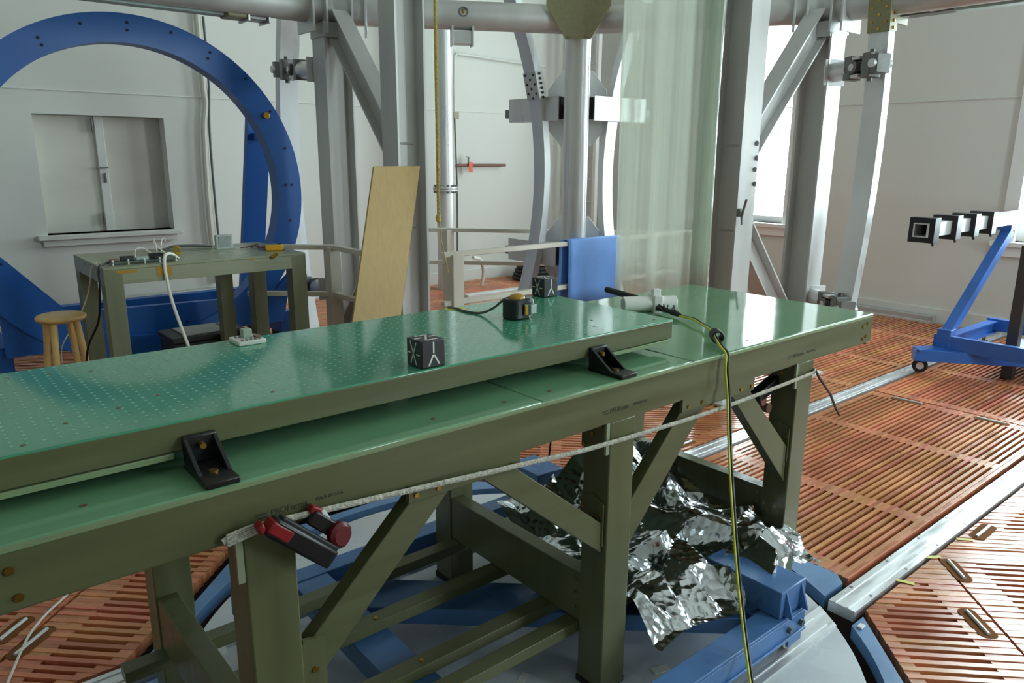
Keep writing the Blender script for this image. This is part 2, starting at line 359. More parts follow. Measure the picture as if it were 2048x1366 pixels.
# ------------------------------------------------------------------ floor: gratings, tracks, turntable, blue plates
TH = .045
def grating(label, poly, d, pitch, sw, inset, bands=(), solo=True, handles=(), group=None):
    poly = ccw(poly); cx = sum(p[0] for p in poly)/len(poly); cy = sum(p[1] for p in poly)/len(poly)
    t = thing('floor_grating', label, 'floor grating', (cx, cy, -TH), group)
    l = math.hypot(*d); d = (d[0]/l, d[1]/l); n = (-d[1], d[0]); hp = halfs(poly, .002); hi = halfs(poly, inset)
    offs = [p[0]*n[0]+p[1]*n[1] for p in poly]; lo, hi_ = min(offs), max(offs); k = int((hi_-lo)/pitch); st = lo+((hi_-lo)-k*pitch)/2-.0
    def strip(a, b, t0=-50, t1=50): return [(d[0]*t0+n[0]*a, d[1]*t0+n[1]*a), (d[0]*t1+n[0]*a, d[1]*t1+n[1]*a), (d[0]*t1+n[0]*b, d[1]*t1+n[1]*b), (d[0]*t0+n[0]*b, d[1]*t0+n[1]*b)]
    J = M(); F = M(); cnt = 0
    for i in range(-1, k+1):
        a = st+i*pitch; p = clip_poly(strip(a+(pitch-sw)/2, a+(pitch+sw)/2), hp)
        if len(p) >= 3 and abs(area(p)) > 1e-4:
            dz = rnd.uniform(-.0012, .0012)
            if solo: M().prism(p, -TH, dz).obj('slat', m_slat, t, smooth=False)
            else: J.prism(p, -TH, dz)
        g0, g1 = a+(pitch+sw)/2, a+pitch+(pitch-sw)/2
        full = clip_poly(strip(g0, g1), hp)
        if len(full) < 3: continue
        ins = clip_poly(strip(g0, g1), hi)
        ts = [q[0]*d[0]+q[1]*d[1] for q in full]; segs = []
        if len(ins) < 3: segs.append((min(ts), max(ts)))
        else:
            us = [q[0]*d[0]+q[1]*d[1] for q in ins]; segs += [(min(ts), min(us)), (max(us), max(ts))]
            for b0, b1 in bands: segs.append((max(b0, min(ts)), min(b1, max(ts))))
        for a0, a1 in segs:
            if a1-a0 < .004: continue
            q = clip_poly(strip(g0, g1, a0, a1), hp)
            if len(q) >= 3 and abs(area(q)) > 2e-5: F.prism(q, -TH+.004, -.002+rnd.uniform(-.0006, .0006))
    if J.v: J.obj('slats', m_slatj, t, kind='stuff', smooth=False)
    if F.v: F.obj('filler_blocks', m_fill, t, kind='stuff', smooth=False)
    for (x0, y0, x1, y1) in handles:
        dd = V((x1-x0, y1-y0, 0)).normalized(); nn = V((-dd.y, dd.x, 0)); c = V(((x0+x1)/2, (y0+y1)/2, 0)); hl = V((x1-x0, y1-y0, 0)).length/2+.02
        pl = []
        for i in range(20):
            a = 2*math.pi*i/20; q = c+dd*(math.copysign(hl-.024, math.cos(a))+.024*math.cos(a))+nn*.032*math.sin(a); pl.append((q.x, q.y))
        h = M().prism(pl, -.01, .0016).obj('hand_slot', m_slot, t, smooth=False)
        M().cyl((x0, y0, .004), (x1, y1, .004), .007, 10).obj('grip_bar', m_steel2, h)
    return t
ex = (1, 0); dg = (1, -1)
grating('slatted wooden floor panel between the tracks, beside the near right table leg', [(2.71, 1.175), (5.245, 1.175), (5.245, 2.275), (2.71, 2.275)], ex, .0344, .0175, (.05, .09, .05, .09),
        bands=((3.41, 3.5), (4.38, 4.46)), handles=((5.19, 2.1, 5.2, 1.92), (5.19, 1.58, 5.195, 1.42)))
grating('slatted wooden floor panel between the tracks, under the boom cart post', [(5.26, 1.175), (8.0, 1.175), (8.0, 2.275), (5.26, 2.275)], ex, .0344, .0175, (.05, .09, .05, .09), bands=((6.15, 6.24), (7.05, 7.14)))
grating('slatted wooden floor panel between the tracks at the left end of the turntable', [(-2.4, 1.175), (.29, 1.175), (.29, 2.275), (-2.4, 2.275)], ex, .0344, .0175, (.05, .09, .05, .09), solo=False)
# lower right diagonal panels (x - y = const edges)
def P(s, d): return ((s+d)/2, (s-d)/2)     # from s=x+y, d=x-y
grating('slatted triangular floor panel in the lower right corner beside the blue curved plate', [(3.165, 1.035), (2.555, 1.035), P(-1.2, 1.52), P(-1.2, 2.13)], dg, .0385, .0195, (.06, .05, .09, .125),
        handles=((2.83, .795, 2.735, .69),))
grating('weathered slatted floor panel with handles, middle of the three right of the track', [(3.175, 1.035), P(-.4, 2.14), P(-.4, 4.6), P(4.29, 4.6), (3.255, 1.035)], dg, .0385, .0195, (.13, .09, .1, .09, .02), handles=((3.155, .98, 3.06, .885),))
grating('pale slatted floor panel right of the near track, furthest along it', [(3.27, 1.035), P(4.305, 4.6), P(8.2, 6.6), (6.9, 1.035)], dg, .0385, .0195, (.2, .09, .09, .1), handles=((3.47, .985, 3.62, .985),))
grating('orange slatted floor panel seen under the left end of the long table', [P(2.81, -2.03), P(4.92, -2.03), P(4.92, -2.59), P(2.25, -2.59)], dg, .0405, .0205, (.05, .05, .13, .05), handles=((.128, 2.685, .235, 2.78),))
grating('orange slatted floor panel with a sunken grip, left of the table end', [P(2.235, -2.605), P(4.92, -2.605), P(4.92, -4.6), P(.24, -4.6)], dg, .0405, .0205, (.13, .06, .06, .06), handles=((.1, 2.81, .188, 2.893),))
grating('slatted wooden floor panel behind the table between the blue coil and the railing', [P(4.97, -2.02), P(4.97, -8.0), P(9.4, -6.2), P(9.4, -.27), P(4.985, -.95), P(4.985, -1.9)], dg, .0405, .0205, .06, solo=False)
grating('slatted wooden floor panel seen under the table, left half beyond the far track', [P(4.985, -.93), P(4.985, -.2), P(6.74, -.2), P(6.74, -.93)], dg, .0385, .0195, (.06, .05, .06, .05), solo=True)
grating('slatted wooden floor panel seen under the table, beyond the far track by the third leg', [P(4.985, -.19), P(4.985, .145), (4.31, 2.42), P(6.74, -.19)], dg, .0385, .0195, (.09, .1, .05, .06), handles=((3.31, 2.475, 3.43, 2.475),))
grating('large slatted floor area between the far track and the right wall', [(4.335, 2.42), (8.0, 2.42), (8.0, 7.95), (6.9, 7.95), P(9.45, -.3)] if False else [(4.335, 2.42), (8.0, 2.42), (8.0, 7.95), P(9.44, -6.2) if False else (5.2, 7.95), P(9.42, -.25), P(6.76, -.2)] if False else [(4.335, 2.42), (8.0, 2.42), (8.0, 5.0), P(9.42, -.26), P(6.76, -.2)], ex, .0385, .0195, (.03, .05, .05, .05, .05), bands=((5.22, 5.31), (6.05, 6.14), (7.16, 7.25)), solo=False)
grating('slatted wooden floor area by the far wall behind the railings', [P(9.43, -.26), (8.0, 5.01), (8.0, 7.95), (1.8, 7.95), P(9.41, -5.9)], ex, .0385, .0195, .05, bands=((5.22, 5.31), (6.05, 6.14), (7.16, 7.25)), solo=False)
# tracks
def track(label, x0, x1, y0, y1):
    t = thing('track_strip', label, 'floor track', ((x0+x1)/2, (y0+y1)/2, -.04))
    M().box(x0, x1, y0, y1, -.04, .004).obj('base_plate', m_alum, t, .002)
    yc = (y0+y1)/2
    for y in (yc-.022, yc+.026): M().box(x0+.002, x1-.002, y-.003, y+.003, .0035, .0075).obj('guide_lip', m_alum, t)
    s = M(); k = int((x1-x0)/.3)
    for i in range(k):
        for y in (y0+.012, y1-.012): s.cyl((x0+.15+i*.3, y, .003), (x0+.15+i*.3, y, .0055), .006, 8)
    s.obj('screws', m_clev, t, kind='stuff')
    return t
NY0, NY1, FY0, FY1 = 1.05, 1.15, 2.298, 2.398
track('bright aluminium track strip across the floor, the nearer one on the right', 2.505, 8.0, NY0, NY1)
track('bright aluminium track strip on the floor, the one under the cart caster', 2.49, 8.0, FY0, FY1)
track('aluminium track strip under the table left end, leading left', -4.5, .51, FY0, FY1)
track('aluminium track strip outside the left edge of the turntable, nearer one', -4.5, .5, NY0, NY1)
CX, CY, TR = 1.5, 1.73, 1.11
tt = thing('turntable', 'grey painted round turntable in the floor under the long table', 'turntable', (CX, CY, -.06))
M().cyl((CX, CY, -.06), (CX, CY, -.003), TR, 96).obj('disc', m_turn, tt, .002)
for y0, y1 in ((NY0, NY1), (FY0, FY1)):
    yc = (y0+y1)/2; hx = math.sqrt(TR*TR-max(abs(y0-CY), abs(y1-CY))**2)-.005
    M().prism([(CX-hx-.03 if i < 0 else 0, 0) for i in ()] or [(CX-math.sqrt(TR*TR-(y0-CY)**2)+.004, y0), (CX+math.sqrt(TR*TR-(y0-CY)**2)-.004, y0), (CX+math.sqrt(TR*TR-(y1-CY)**2)-.004, y1), (CX-math.sqrt(TR*TR-(y1-CY)**2)+.004, y1)], -.003, .006).obj('track_plate', m_alum, tt, smooth=False)
    for y in (yc-.022, yc+.026): M().box(CX-hx+.02, CX+hx-.02, y-.003, y+.003, .0055, .0095).obj('guide_lip', m_alum, tt)
tp = M()
for (x, y, w, h, a) in ((1.35, 1.55, .05, .025, .4), (1.72, 1.3, .06, .03, -.3), (1.25, 1.28, .07, .03, .2), (2.0, 1.45, .05, .02, .9), (1.3, 2.45, .05, .03, .7), (1.9, 2.55, .03, .04, .3)):
    c, s_ = math.cos(a), math.sin(a); tp.prism([(x+c*i*w/2-s_*j*h/2, y+s_*i*w/2+c*j*h/2) for i, j in ((-1,-1),(1,-1),(1,1),(-1,1))], -.003, -.0015)
tp.obj('paper_scraps', m_mark, tt, kind='stuff')
RG = 1.165; AP = 1.215
def bplate(label, a0, a1, cuts, reflect=False):
    pts = []; n = 24
    for i in range(n+1):
        a = R(a0+(a1-a0)*i/n); pts.append((CX+RG*math.cos(a), CY+RG*math.sin(a)))
    outp = []
    for i in range(n*2+1):
        a = R(a1+(a0-a1)*i/(n*2)); k = round(math.degrees(a)/45)*45; rr_ = AP/math.cos(a-R(k)); outp.append((CX+rr_*math.cos(a), CY+rr_*math.sin(a)))
    p = pts+outp
    for nrm, dd in cuts: p = clip_half(p, nrm, dd)
    o = M().prism(p, -.05, -.001).obj('blue_floor_plate', m_bplate, smooth=False); tag(o, label, 'floor plate')
bplate('blue steel floor plate at the foot of the near right table leg', -29, 29, [((0, -1), -(NY1+.025)), ((0, 1), FY0-.02)])
bplate('blue curved floor plate with a white clip in the lower right', -95, -30, [((0, 1), NY0-.03)])
bplate('blue floor plate under the left part of the long table, left of the second leg', 120, 155, [((0, -1), -(FY1+.02))])
bplate('blue floor plate behind the turntable, seen left of the blue dolly stub', 30, 118, [((0, -1), -(FY1+.02))])
bplate('blue floor plate at the left end of the turntable', 151, 209, [((0, -1), -(NY1+.025)), ((0, 1), FY0-.02)])
tag(M().box(2.425, 2.455, .985, 1.005, -.001, .006).obj('white_clip', m_white, None, .002), 'small white plastic clip on the blue curved plate', 'clip')
for i, (x, y, a, lb) in enumerate(((3.405, 1.02, 2.3, 'yellow tape strip on the weathered floor panel, furthest from the turntable'), (3.143, 1.045, -.6, 'yellow tape strip at the top corner of the triangular floor panel'), (2.857, 1.035, -1.2, 'yellow tape strip on the edge of the triangular floor panel by the track'))):
    c, s_ = math.cos(a), math.sin(a)
    o = M().prism([(x+c*i_*.032-s_*j*.009, y-.012+s_*i_*.032+c*j*.009) for i_, j in ((-1,-1),(1,-1),(1,1),(-1,1))], .0015, .0025).obj('floor_tape', m_ytape); tag(o, lb, 'tape')

# ------------------------------------------------------------------ long green table
T = thing('workbench', 'long olive fibreglass workbench with pale green top and six square legs', 'table', (1.505, 1.78, 0))
TX0, TX1, TY0, TY1 = .01, 3.0, 1.335, 2.225
seams = [TX0, 1.218, 1.833, TX1]
for i in range(3):
    M().box(seams[i]+(.0012 if i else 0), seams[i+1]-(.0012 if i < 2 else 0), TY0, TY1, .985, 1.0).obj('top_panel', m_top, T, .004)
M().box(TX0-.002, TX1+.002, TY0-.0015, TY0+.004, .984, .997).obj('edge_strip', m_edge, T, .003)
A_ = M(); A_.sweep([(-x, y) for x, y in cprof(.05, .1, .009)], (TX0, TY0, .935), (TX1, TY0, .935), (0,0,1)); ao = A_.obj('front_apron', m_frpx, T)
M().box(TX0, TX1, TY1-.01, TY1, .87, .985).obj('back_apron', m_frpx, T, .002)
for x in (TX0, TX1-.01): M().box(x, x+.01, TY0+.012, TY1-.012, .87, .985).obj('end_apron', m_frpx, T, .002)
M().box(TX0+.02, TX1-.02, TY0+.02, TY0+.05, .872, .982).obj('inner_stringer', m_frpx, T)
LX = (.445, 1.475, 2.463)
for x in LX:
    for y0, fr in ((TY0, 1), (2.117, 0)):
        lg = M().box(x, x+.104, y0, y0+.102, .004, .8845 if fr else .984).obj('leg', m_frp, T, .004)
        M().box(x-.004, x+.108, y0-.002 if not fr else y0+.002, y0+.104, .0, .022).obj('foot', m_rubber, lg, .002)
for bx_ in ((1.579, 1.66, 2.13, 2.136, .09, .19), (2.456, 2.463, 1.345, 1.425, .105, .2), (.549, .63, 2.13, 2.136, .09, .19)):
    M().box(*bx_).obj('foot_plate', m_white, T, .002, label='white aluminium foot plate')
for x in LX:
    M().box(x+.004, x+.06, TY0+.1005, 2.1165, .205, .365).obj('cross_beam', m_frp, T, .003)
    M().box(x+.004, x+.1, TY0+.1005, 2.1165, .875, .98).obj('upper_cross_beam', m_frp, T, .003)
for y0 in (2.062, 1.83, 1.565, 1.368+.072):
    M().box(.335 if y0 > 2 else .36, 2.62, y0, y0+.054, .166, .203).obj('shelf_rail', m_frpx, T, .002)
for pl in ([(.553, .461), (.988, .885), (.88, .885), (.553, .574)], [(1.472, .478), (1.472, .571), (1.08, .885), (.976, .885)], [(1.582, .455), (1.98, .885), (1.85, .885), (1.582, .6)], [(2.461, .423), (2.461, .559), (2.129, .885), (2.032, .885)]):
    M().prism(pl, 1.35, 1.39, f=lambda a, b, c: (a, c, b)).obj('knee_brace', m_frpx, T, .002)
for x0, x1, y in ((.82, 1.15, 1.34), (1.8, 2.19, 1.34)):
    M().box(x0, x1, y, y+.012, .838, .885).obj('brace_flange', m_frpx, T, .002)
def gusset_angle(x, sgn, z0, z1, yc):
    w = .05; g = M()
    pl = [(0, z0+.02), (w, z0), (w, z1-.012), (0, z1)] if sgn > 0 else [(0, z0), (-w, z0+.02), (-w, z1), (0, z1-.012)]
    g.prism([(x+a, b) for a, b in pl], yc-.004, yc+.004, f=lambda a, b, c: (a, c, b)); g.box(min(x, x-sgn*.006), max(x, x-sgn*.006), yc-.004, yc+.055, z0+.01, z1-.01)
    return g
gusset_angle(.5515, 1, .43, .61, 1.343).obj('gusset_angle', m_frp, T, label='small fibreglass angle with two brass screws')
for x in (1.4735, 2.4615):
    g = M(); zt, zb = .645, .49
    g.prism([(1.345, zb+.012), (1.39, zb-.012), (1.435, zb+.012), (1.435, zt-.012), (1.39, zt+.008), (1.345, zt-.012)], x-.006, x-.0004, f=lambda a, b, c: (c, a, b))
    g.obj('gusset_plate', m_frp, T, label='bent fibreglass gusset with brass screws')
    M().box(x-.012, x-.0004, 1.3445, 1.434, .79, .884).obj('corner_plate', m_frp, T, .002)
for x in LX: M().box(x-.0145, x-.001, 1.336, 1.344, .79, .884).obj('cut_edge_strip', m_frpe, T)
sc = M()
def screw(p, n, r=.006): sc.cyl(V(p), V(p)+V(n)*.004, r, 10)
for x, z in ((.075, .955), (.082, .905), (2.925, .955), (2.96, .962), (2.955, .912), (2.93, .905)): screw((x, TY0, z), (0,-1,0), .0075)
for x in (.84, .9, 1.06, 1.12, 1.83, 1.9, 2.11, 2.17): screw((x, 1.34, .855), (0,-1,0))
for z in (.47, .53): screw((.575, 1.339, z), (0,-1,0), .007)
for x in (1.4672, 2.4552):
    for y, z in ((1.355, .6), (1.355, .54), (1.378, .585), (1.4, .585), (1.378, .515), (1.4, .515), (1.425, .605), (1.425, .54)): screw((x, y, z), (-1,0,0), .0055)
    for y, z in ((1.36, .87), (1.39, .84), (1.42, .87), (1.42, .8)): screw((x-.0055, y, z), (-1,0,0), .0055)
for y in (1.59, 1.85, 1.46):
    for x in (1.0, 1.55, 2.05): screw((x, y, .203), (0,0,1), .007)
for z in (.25, .3, .34):
    for x in LX: screw((x+.0035, 1.455, z), (-1,0,0), .004)
sc.obj('screws', m_brass, T, kind='stuff')
ts = M()
for x, y in ((.93, 1.4), (1.14, 1.392), (1.29, 1.39), (2.2, 1.39), (.2, 1.41)): ts.cyl((x, y, .9995), (x, y, 1.0008), .0065, 12)
ts.obj('top_screws', m_rust, T, kind='stuff')
def text(body, size, loc, rot, m, parent, name='lettering', sx=1.0, ext=.0002):
    c = bpy.data.curves.new(name, 'FONT'); c.body = body; c.size = size; c.extrude = ext
    o = bpy.data.objects.new(name+'_tmp', c); col.objects.link(o); bpy.context.view_layer.update()
    me = bpy.data.meshes.new_from_object(o.evaluated_get(bpy.context.evaluated_depsgraph_get())); bpy.data.objects.remove(o)
    mx = Matrix.Translation(V(loc)) @ rot.to_4x4() @ Matrix.Diagonal((sx, 1, 1, 1)); me.transform(mx); me.materials.clear(); me.materials.append(m)
    q = bpy.data.objects.new(name, me); link(q, parent); q['kind'] = 'stuff'; return q
rx = Matrix.Rotation(R(90), 3, 'X')
for x in (.473, 1.44, 2.38):
    k = 1.0
    text('PROForms', .02*k, (x+.03, TY0-.0006, .913), rx, m_print, T, sx=.85); text('MADE IN U.S.A.', .0115*k, (x+.125, TY0-.0006, .916), rx, m_print, T, sx=.8)
    M().box(x, x+.022, TY0-.0008, TY0, .9205, .924).box(x+.004, x+.026, TY0-.0008, TY0, .913, .9165).obj('printed_mark', m_print, T, kind='stuff')

# ------------------------------------------------------------------ perforated green platform on the table
Pf = thing('optical_platform', 'perforated green platform board with white dot grid lying on the workbench', 'platform', (.92, 1.76, 1.03))
PX0, PX1, PY0, PY1 = -.06, 1.892, 1.465, 2.06
M().box(PX0, PX1, PY0, PY1, 1.052, 1.1).obj('board', m_plat, Pf, .003)
M().box(PX0+.003, PX1-.003, PY0-.0015, PY0+.004, 1.04, 1.0962).obj('front_rail', m_frpx, Pf, .002)
M().box(PX1-.004, PX1+.0015, PY0+.004, PY1-.004, 1.04, 1.0962).obj('end_rail', m_frp, Pf, .002)
M().box(PX0, PX1-.01, PY0+.03, PY1-.03, 1.038, 1.055).obj('underside', m_frpx, Pf)
M().box(PX0, .37, PY0-.004, PY0+.05, 1.026, 1.038).obj('spacer_strip', m_edge, Pf, .001); M().box(1.585, 1.87, PY0-.004, PY0+.05, 1.026, 1.038).obj('spacer_strip', m_edge, Pf, .001)
for x in (.1, .95, 1.75):
    for y in (1.62, 1.95): M().box(x-.03, x+.03, y-.03, y+.03, 1.0005, 1.0385).obj('block', m_frp, Pf)
dt = M(); nx = int((1.66-PX0)/.0254)
for i in range(1, nx):
    for j in range(1, 23):
        x, y = PX0+i*.0254, PY0+.02+j*.0254
        if y > PY1-.015 or rnd.random() < .04: continue
        a = [(x+.0037*math.cos(k*1.0472), y+.0037*math.sin(k*1.0472), 1.1004) for k in range(6)]; dt.add(a, [tuple(range(6))])
dt.obj('dots', m_dot, Pf, kind='stuff', smooth=False)
bs = M()
for x, y in ((.135, 1.505), (.215, 1.585), (.315, 1.62), (.4, 1.66), (.25, 1.98), (.17, 2.0), (.33, 1.95), (.6, 1.53), (1.56, 1.6), (1.68, 1.62), (1.62, 1.55), (1.78, 1.6), (1.72, 1.85), (.85, 1.7), (1.84, 1.5)): bs.cyl((x, y, 1.0995), (x, y, 1.1008), .0045, 10)
bs.obj('screws', m_rust, Pf, kind='stuff')
def angle_bracket(x, label):
    t = thing('angle_bracket', label, 'bracket', (x+.032, 1.4, 1.0), 'black plastic angle brackets holding the platform'); w = .064; y0, y1 = 1.332, 1.463
    M().box(x, x+w, y0, y1, 1.0005, 1.014).obj('foot', m_black, t, .003)
    M().box(x, x+w, y1-.014, y1, 1.012, 1.07).obj('upright', m_black, t, .004)
    for xx in (x, x+w-.008): M().prism([(y1-.012, 1.012), (y1-.092, 1.012), (y1-.012, 1.066)], xx, xx+.008, f=lambda a, b, c: (c, a, b)).obj('rib', m_black, t, .001)
    M().cyl((x+w/2, y1-.013, 1.05), (x+w/2, y1-.03, 1.05), .006, 12).obj('bolt', m_brass, t); M().cyl((x+w/2, 1.385, 1.013), (x+w/2, 1.385, 1.017), .009, 12).obj('washer', m_brass, t)
angle_bracket(.386, 'black plastic angle bracket with brass bolts at the left front of the platform')
angle_bracket(1.51, 'black plastic angle bracket with brass bolts near the right end of the platform')
def cube(x, y, s, label, extra):
    t = thing('marker_cube', label, 'cube', (x+s/2, y+s/2, 1.1), 'black cubes marked X, Y and Z'); z = 1.1005
    M().box(x, x+s, y, y+s, z, z+s).obj('block', m_cube, t, .0025)
    def stroke(m, f, a, b, w=.045):
        d = V((b[0]-a[0], b[1]-a[1])); l = d.length; d /= l; n = V((-d.y, d.x))*w/2; d *= w*.3; q = [V(a)-d-n, V(b)+d-n, V(b)+d+n, V(a)-d+n]
        m.prism([tuple(p) for p in q], 0, .0006, f=f)
    L_ = M(); f = lambda a, b, c: (x-c, y+s-a*s, z+b*s)
    for a, b in (((.24, .93), (.64, .1)), ((.64, .9), (.28, .12)), ((.08, .5), (.25, .5)), ((.66, .48), (.85, .48))): stroke(L_, f, a, b)
    L_.obj('letter_x', m_mark, t, kind='stuff', smooth=False)
    L_ = M(); f = lambda a, b, c: (x+a*s, y-c, z+b*s)
    for a, b in (((.5, .92), (.5, .5)), ((.5, .5), (.3, .1)), ((.5, .5), (.72, .13))): stroke(L_, f, a, b, .065)
    L_.obj('letter_y', m_mark, t, kind='stuff', smooth=False)
    L_ = M(); f = lambda a, b, c: (x+a*s, y+b*s, z+s+c)
    for a, b in (((.29, .88), (.75, .88)), ((.75, .88), (.29, .16)), ((.29, .16), (.78, .18)), ((.08, .55), (.34, .57)), ((.72, .6), (.95, .6))): stroke(L_, f, a, b, .07)
    L_.obj('letter_z', m_mark, t, kind='stuff', smooth=False)
cube(.949, 1.472, .068, 'black cube with white X, Y, Z markings at the front edge of the platform', 0)
cube(1.818, 1.995, .068, 'black cube with white X and Y markings on the far right corner of the platform', 1)

# sensor block with amber top
t = thing('sensor_block', 'rounded black sensor housing with small circuit board on the platform', 'sensor', (1.52, 1.79, 1.1))
sx, sy = 1.472, 1.755
pl = [(sx+.045+.045*math.copysign(abs(math.cos(a))**.6, math.cos(a)), sy+.035+.035*math.copysign(abs(math.sin(a))**.6, math.sin(a))) for a in [2*math.pi*i/28 for i in range(28)]]
M().prism(pl, 1.1003, 1.165).obj('housing', m_black, t, .004)
M().lathe([(.001, .0), (.027, .0), (.025, .006), (.016, .012), (.002, .015)], (sx+.043, sy+.035, 1.165)).obj('dome', m_tape, t)
M().box(sx+.04, sx+.088, sy-.006, sy-.002, 1.115, 1.15).obj('circuit_board', m_pcb, t)
M().box(sx+.062, sx+.086, sy-.012, sy-.006, 1.117, 1.147).obj('clear_component', m_grey, t, .002); M().box(sx+.04, sx+.052, sy-.01, sy-.006, 1.116, 1.148).obj('amber_component', m_tape, t, .002)
M().tube(smoothpath([(sx+.06, sy+.01, 1.168), (sx+.07, sy-.008, 1.164), (sx+.07, sy-.012, 1.15)]), .002, 6).obj('white_lead', m_wcab, t)
M().tube([(sx+.055, sy-.012, 1.115), (sx+.056, sy-.013, 1.106), (sx+.056, sy-.02, 1.102)], .0022, 6).obj('lower_lead', m_wcab, t)
o = M().tube(smoothpath([(1.43, 2.05, 1.103), (1.445, 2.02, 1.103), (1.44, 1.96, 1.103), (1.455, 1.9, 1.106), (1.47, 1.85, 1.13), (1.49, 1.82, 1.16), (1.52, 1.8, 1.166)]), .004, 8).obj('sensor_cable', m_gcab); tag(o, 'dark grey cable curving across the platform to the sensor housing', 'cable')
o = M().prism([(1.41, 2.02), (1.47, 2.0), (1.48, 2.045), (1.42, 2.058)], 1.1002, 1.1008).obj('tape_patch', m_ytape); tag(o, 'yellow tape patch on the far edge of the platform under the grey cable', 'tape')
# small sensor with block, left of platform
t = thing('breadboard_sensor', 'small white breadboard carrying a pale cube, on the far edge of the platform', 'sensor', (.725, 2.01, 1.1))
M().box(.69, .765, 1.965, 2.045, 1.1003, 1.112).obj('base', m_mark, t, .002); M().box(.715, .74, 2.0, 2.025, 1.112, 1.137).obj('pale_cube', m_trans, t, .002)
s = M()
for i in range(9): s.box(.70+(i % 5)*.012, .705+(i % 5)*.012, 1.972+(i//5)*.05, 1.979+(i//5)*.05, 1.112, 1.116)
s.obj('pins', m_clev, t, kind='stuff'); M().box(.745, .76, 1.985, 2.01, 1.112, 1.118).obj('red_component', m_cop, t)
# white PVC tee with black bar, cable plug on table right
t = thing('pipe_coupling', 'white plastic tube coupling with square collar lying on the workbench', 'pipe fitting', (2.34, 1.92, 1.0))
a, b = V((2.225, 1.975, 1.031)), V((2.415, 1.865, 1.031))
M().cyl(a, b, .03, 20).obj('tube', m_white, t, .002); d = (b-a).normalized(); M().cyl(a-d*.002, a+d*.004, .022, 20).obj('bore', m_grey, t)
c = a+(b-a)*.62; M().obox(c, d, d.cross(V((0,0,1))), (0,0,1), .018, .036, .036).obj('collar', m_white, t, .003); M().obox(c+V((0,0,.045)), d, d.cross(V((0,0,1))), (0,0,1), .016, .014, .014).obj('cap', m_white, t, .003)
o = M().cyl((2.325, 2.16, 1.055), (2.29, 1.955, 1.05), .0125, 14).obj('black_rod', m_blackm, None, .003); tag(o, 'black foam rod resting behind the white tube coupling', 'rod')
def cab(pts, off): return smoothpath([V(p)+V(off) for p in pts], 6)
cp = [(2.297, 1.747, 1.012), (2.26, 1.66, 1.02), (2.235, 1.608, 1.016), (2.16, 1.51, 1.022), (2.109, 1.464, 1.025), (2.02, 1.37, 1.012), (1.985, 1.322, 1.0), (1.975, 1.312, .95), (1.98, 1.3, .86), (1.95, 1.26, .7), (1.893, 1.2, .575), (1.84, 1.12, .34), (1.753, 1.0, .112), (1.72, .94, .012), (1.66, .82, .01), (1.6, .7, .01)]
o = M().tube(cab(cp, (-.004, 0, 0)), .004, 8).obj('yellow_cable', m_ycab); tag(o, 'yellow cable from the coupling over the table edge to the floor', 'cable')
o = M().tube(cab(cp, (.0045, -.003, .001)), .0038, 8).obj('black_cable', m_black); tag(o, 'black cable paired with the yellow one hanging over the table edge', 'cable')
t = thing('cable_connector', 'black taped connector with small screws on the end of the yellow cable', 'connector', (2.31, 1.8, 1.0))
M().tube([(2.33, 1.90, 1.02), (2.325, 1.87, 1.02), (2.315, 1.82, 1.018), (2.305, 1.78, 1.018), (2.297, 1.745, 1.014)], .01, 10, rr=[.012, .013, .009, .013, .007]).obj('plug', m_black, t)
s = M()
for i in range(10): s.obox((2.318+rnd.uniform(-.018, .018), 1.83+rnd.uniform(-.035, .03), 1.02+rnd.uniform(0, .012)), (rnd.random(), rnd.random(), .3), (-.5, .6, .1), (0, .2, 1), .012, .0025, .0025)
s.obj('wire_ends', m_black, t, kind='stuff')
o = M().ring((2.07, 1.422, 1.028), (.55, .75, .15), .016, .022, .034, 24).obj('cable_clip', m_black, None, .002); tag(o, 'black plastic cable clip around the yellow and black cables', 'clip')

# braided rope, clamps
rp = [(.403, 1.322, .896), (.43, 1.321, .905), (.485, 1.321, .907), (.667, 1.322, .893), (.879, 1.325, .874), (1.2, 1.325, .848), (1.421, 1.322, .834), (1.868, 1.323, .822), (2.198, 1.323, .826), (2.549, 1.322, .838)]
t = thing('braided_rope', 'white flat braided rope stretched along the front of the workbench', 'rope', (1.5, 1.322, .8))
M().tube(smoothpath(rp, 8), .007, 10, flat=.55).obj('strand', m_rope, t)
s = M()
for i in range(6): s.tube([(.41, 1.318+.002*(i % 2), .888+.004*i), (.45, 1.316, .895+.004*i), (.5, 1.317, .9+.002*i)], .0028, 6)
s.obj('knot_strands', m_rope, t, kind='stuff')
M().tube([(2.549, 1.322, .838), (2.57, 1.33, .84), (2.572, 1.4, .845)], .009, 8, flat=.55).obj('wrap', m_rope, t)
o = M().tube([(2.572, 1.328, .838), (2.62, 1.335, .8), (2.8, 1.375, .69), (2.93, 1.41, .595), (3.0, 1.425, .545)], .005, 8).obj('dark_cord', m_dark); tag(o, 'thin dark cord end sticking out from the right table leg', 'cord')
t = thing('quick_clamp', 'black clamp with red grips on the near left table leg', 'clamp', (.53, 1.29, .8))
ax = V((.124, 0, -.118)).normalized(); sd = V((0, -1, 0)); upv = sd.cross(ax)
c0 = V((.535, 1.29, .868))
M().obox(c0+ax*.008, ax, sd, upv, .082, .018, .02).obj('body', m_black, t, .006)
M().obox(c0+ax*.012-upv*-.022, ax, sd, upv, .075, .012, .005).obj('spine', m_blackm, t, .003)
M().obox(c0-ax*.052, ax, sd, upv, .026, .019, .013).obj('red_grip', m_red, t, .004)
M().obox(c0-ax*.088+upv*-.012, ax+upv*-.5, sd, upv, .009, .014, .008).obj('red_tip', m_red, t, .004)
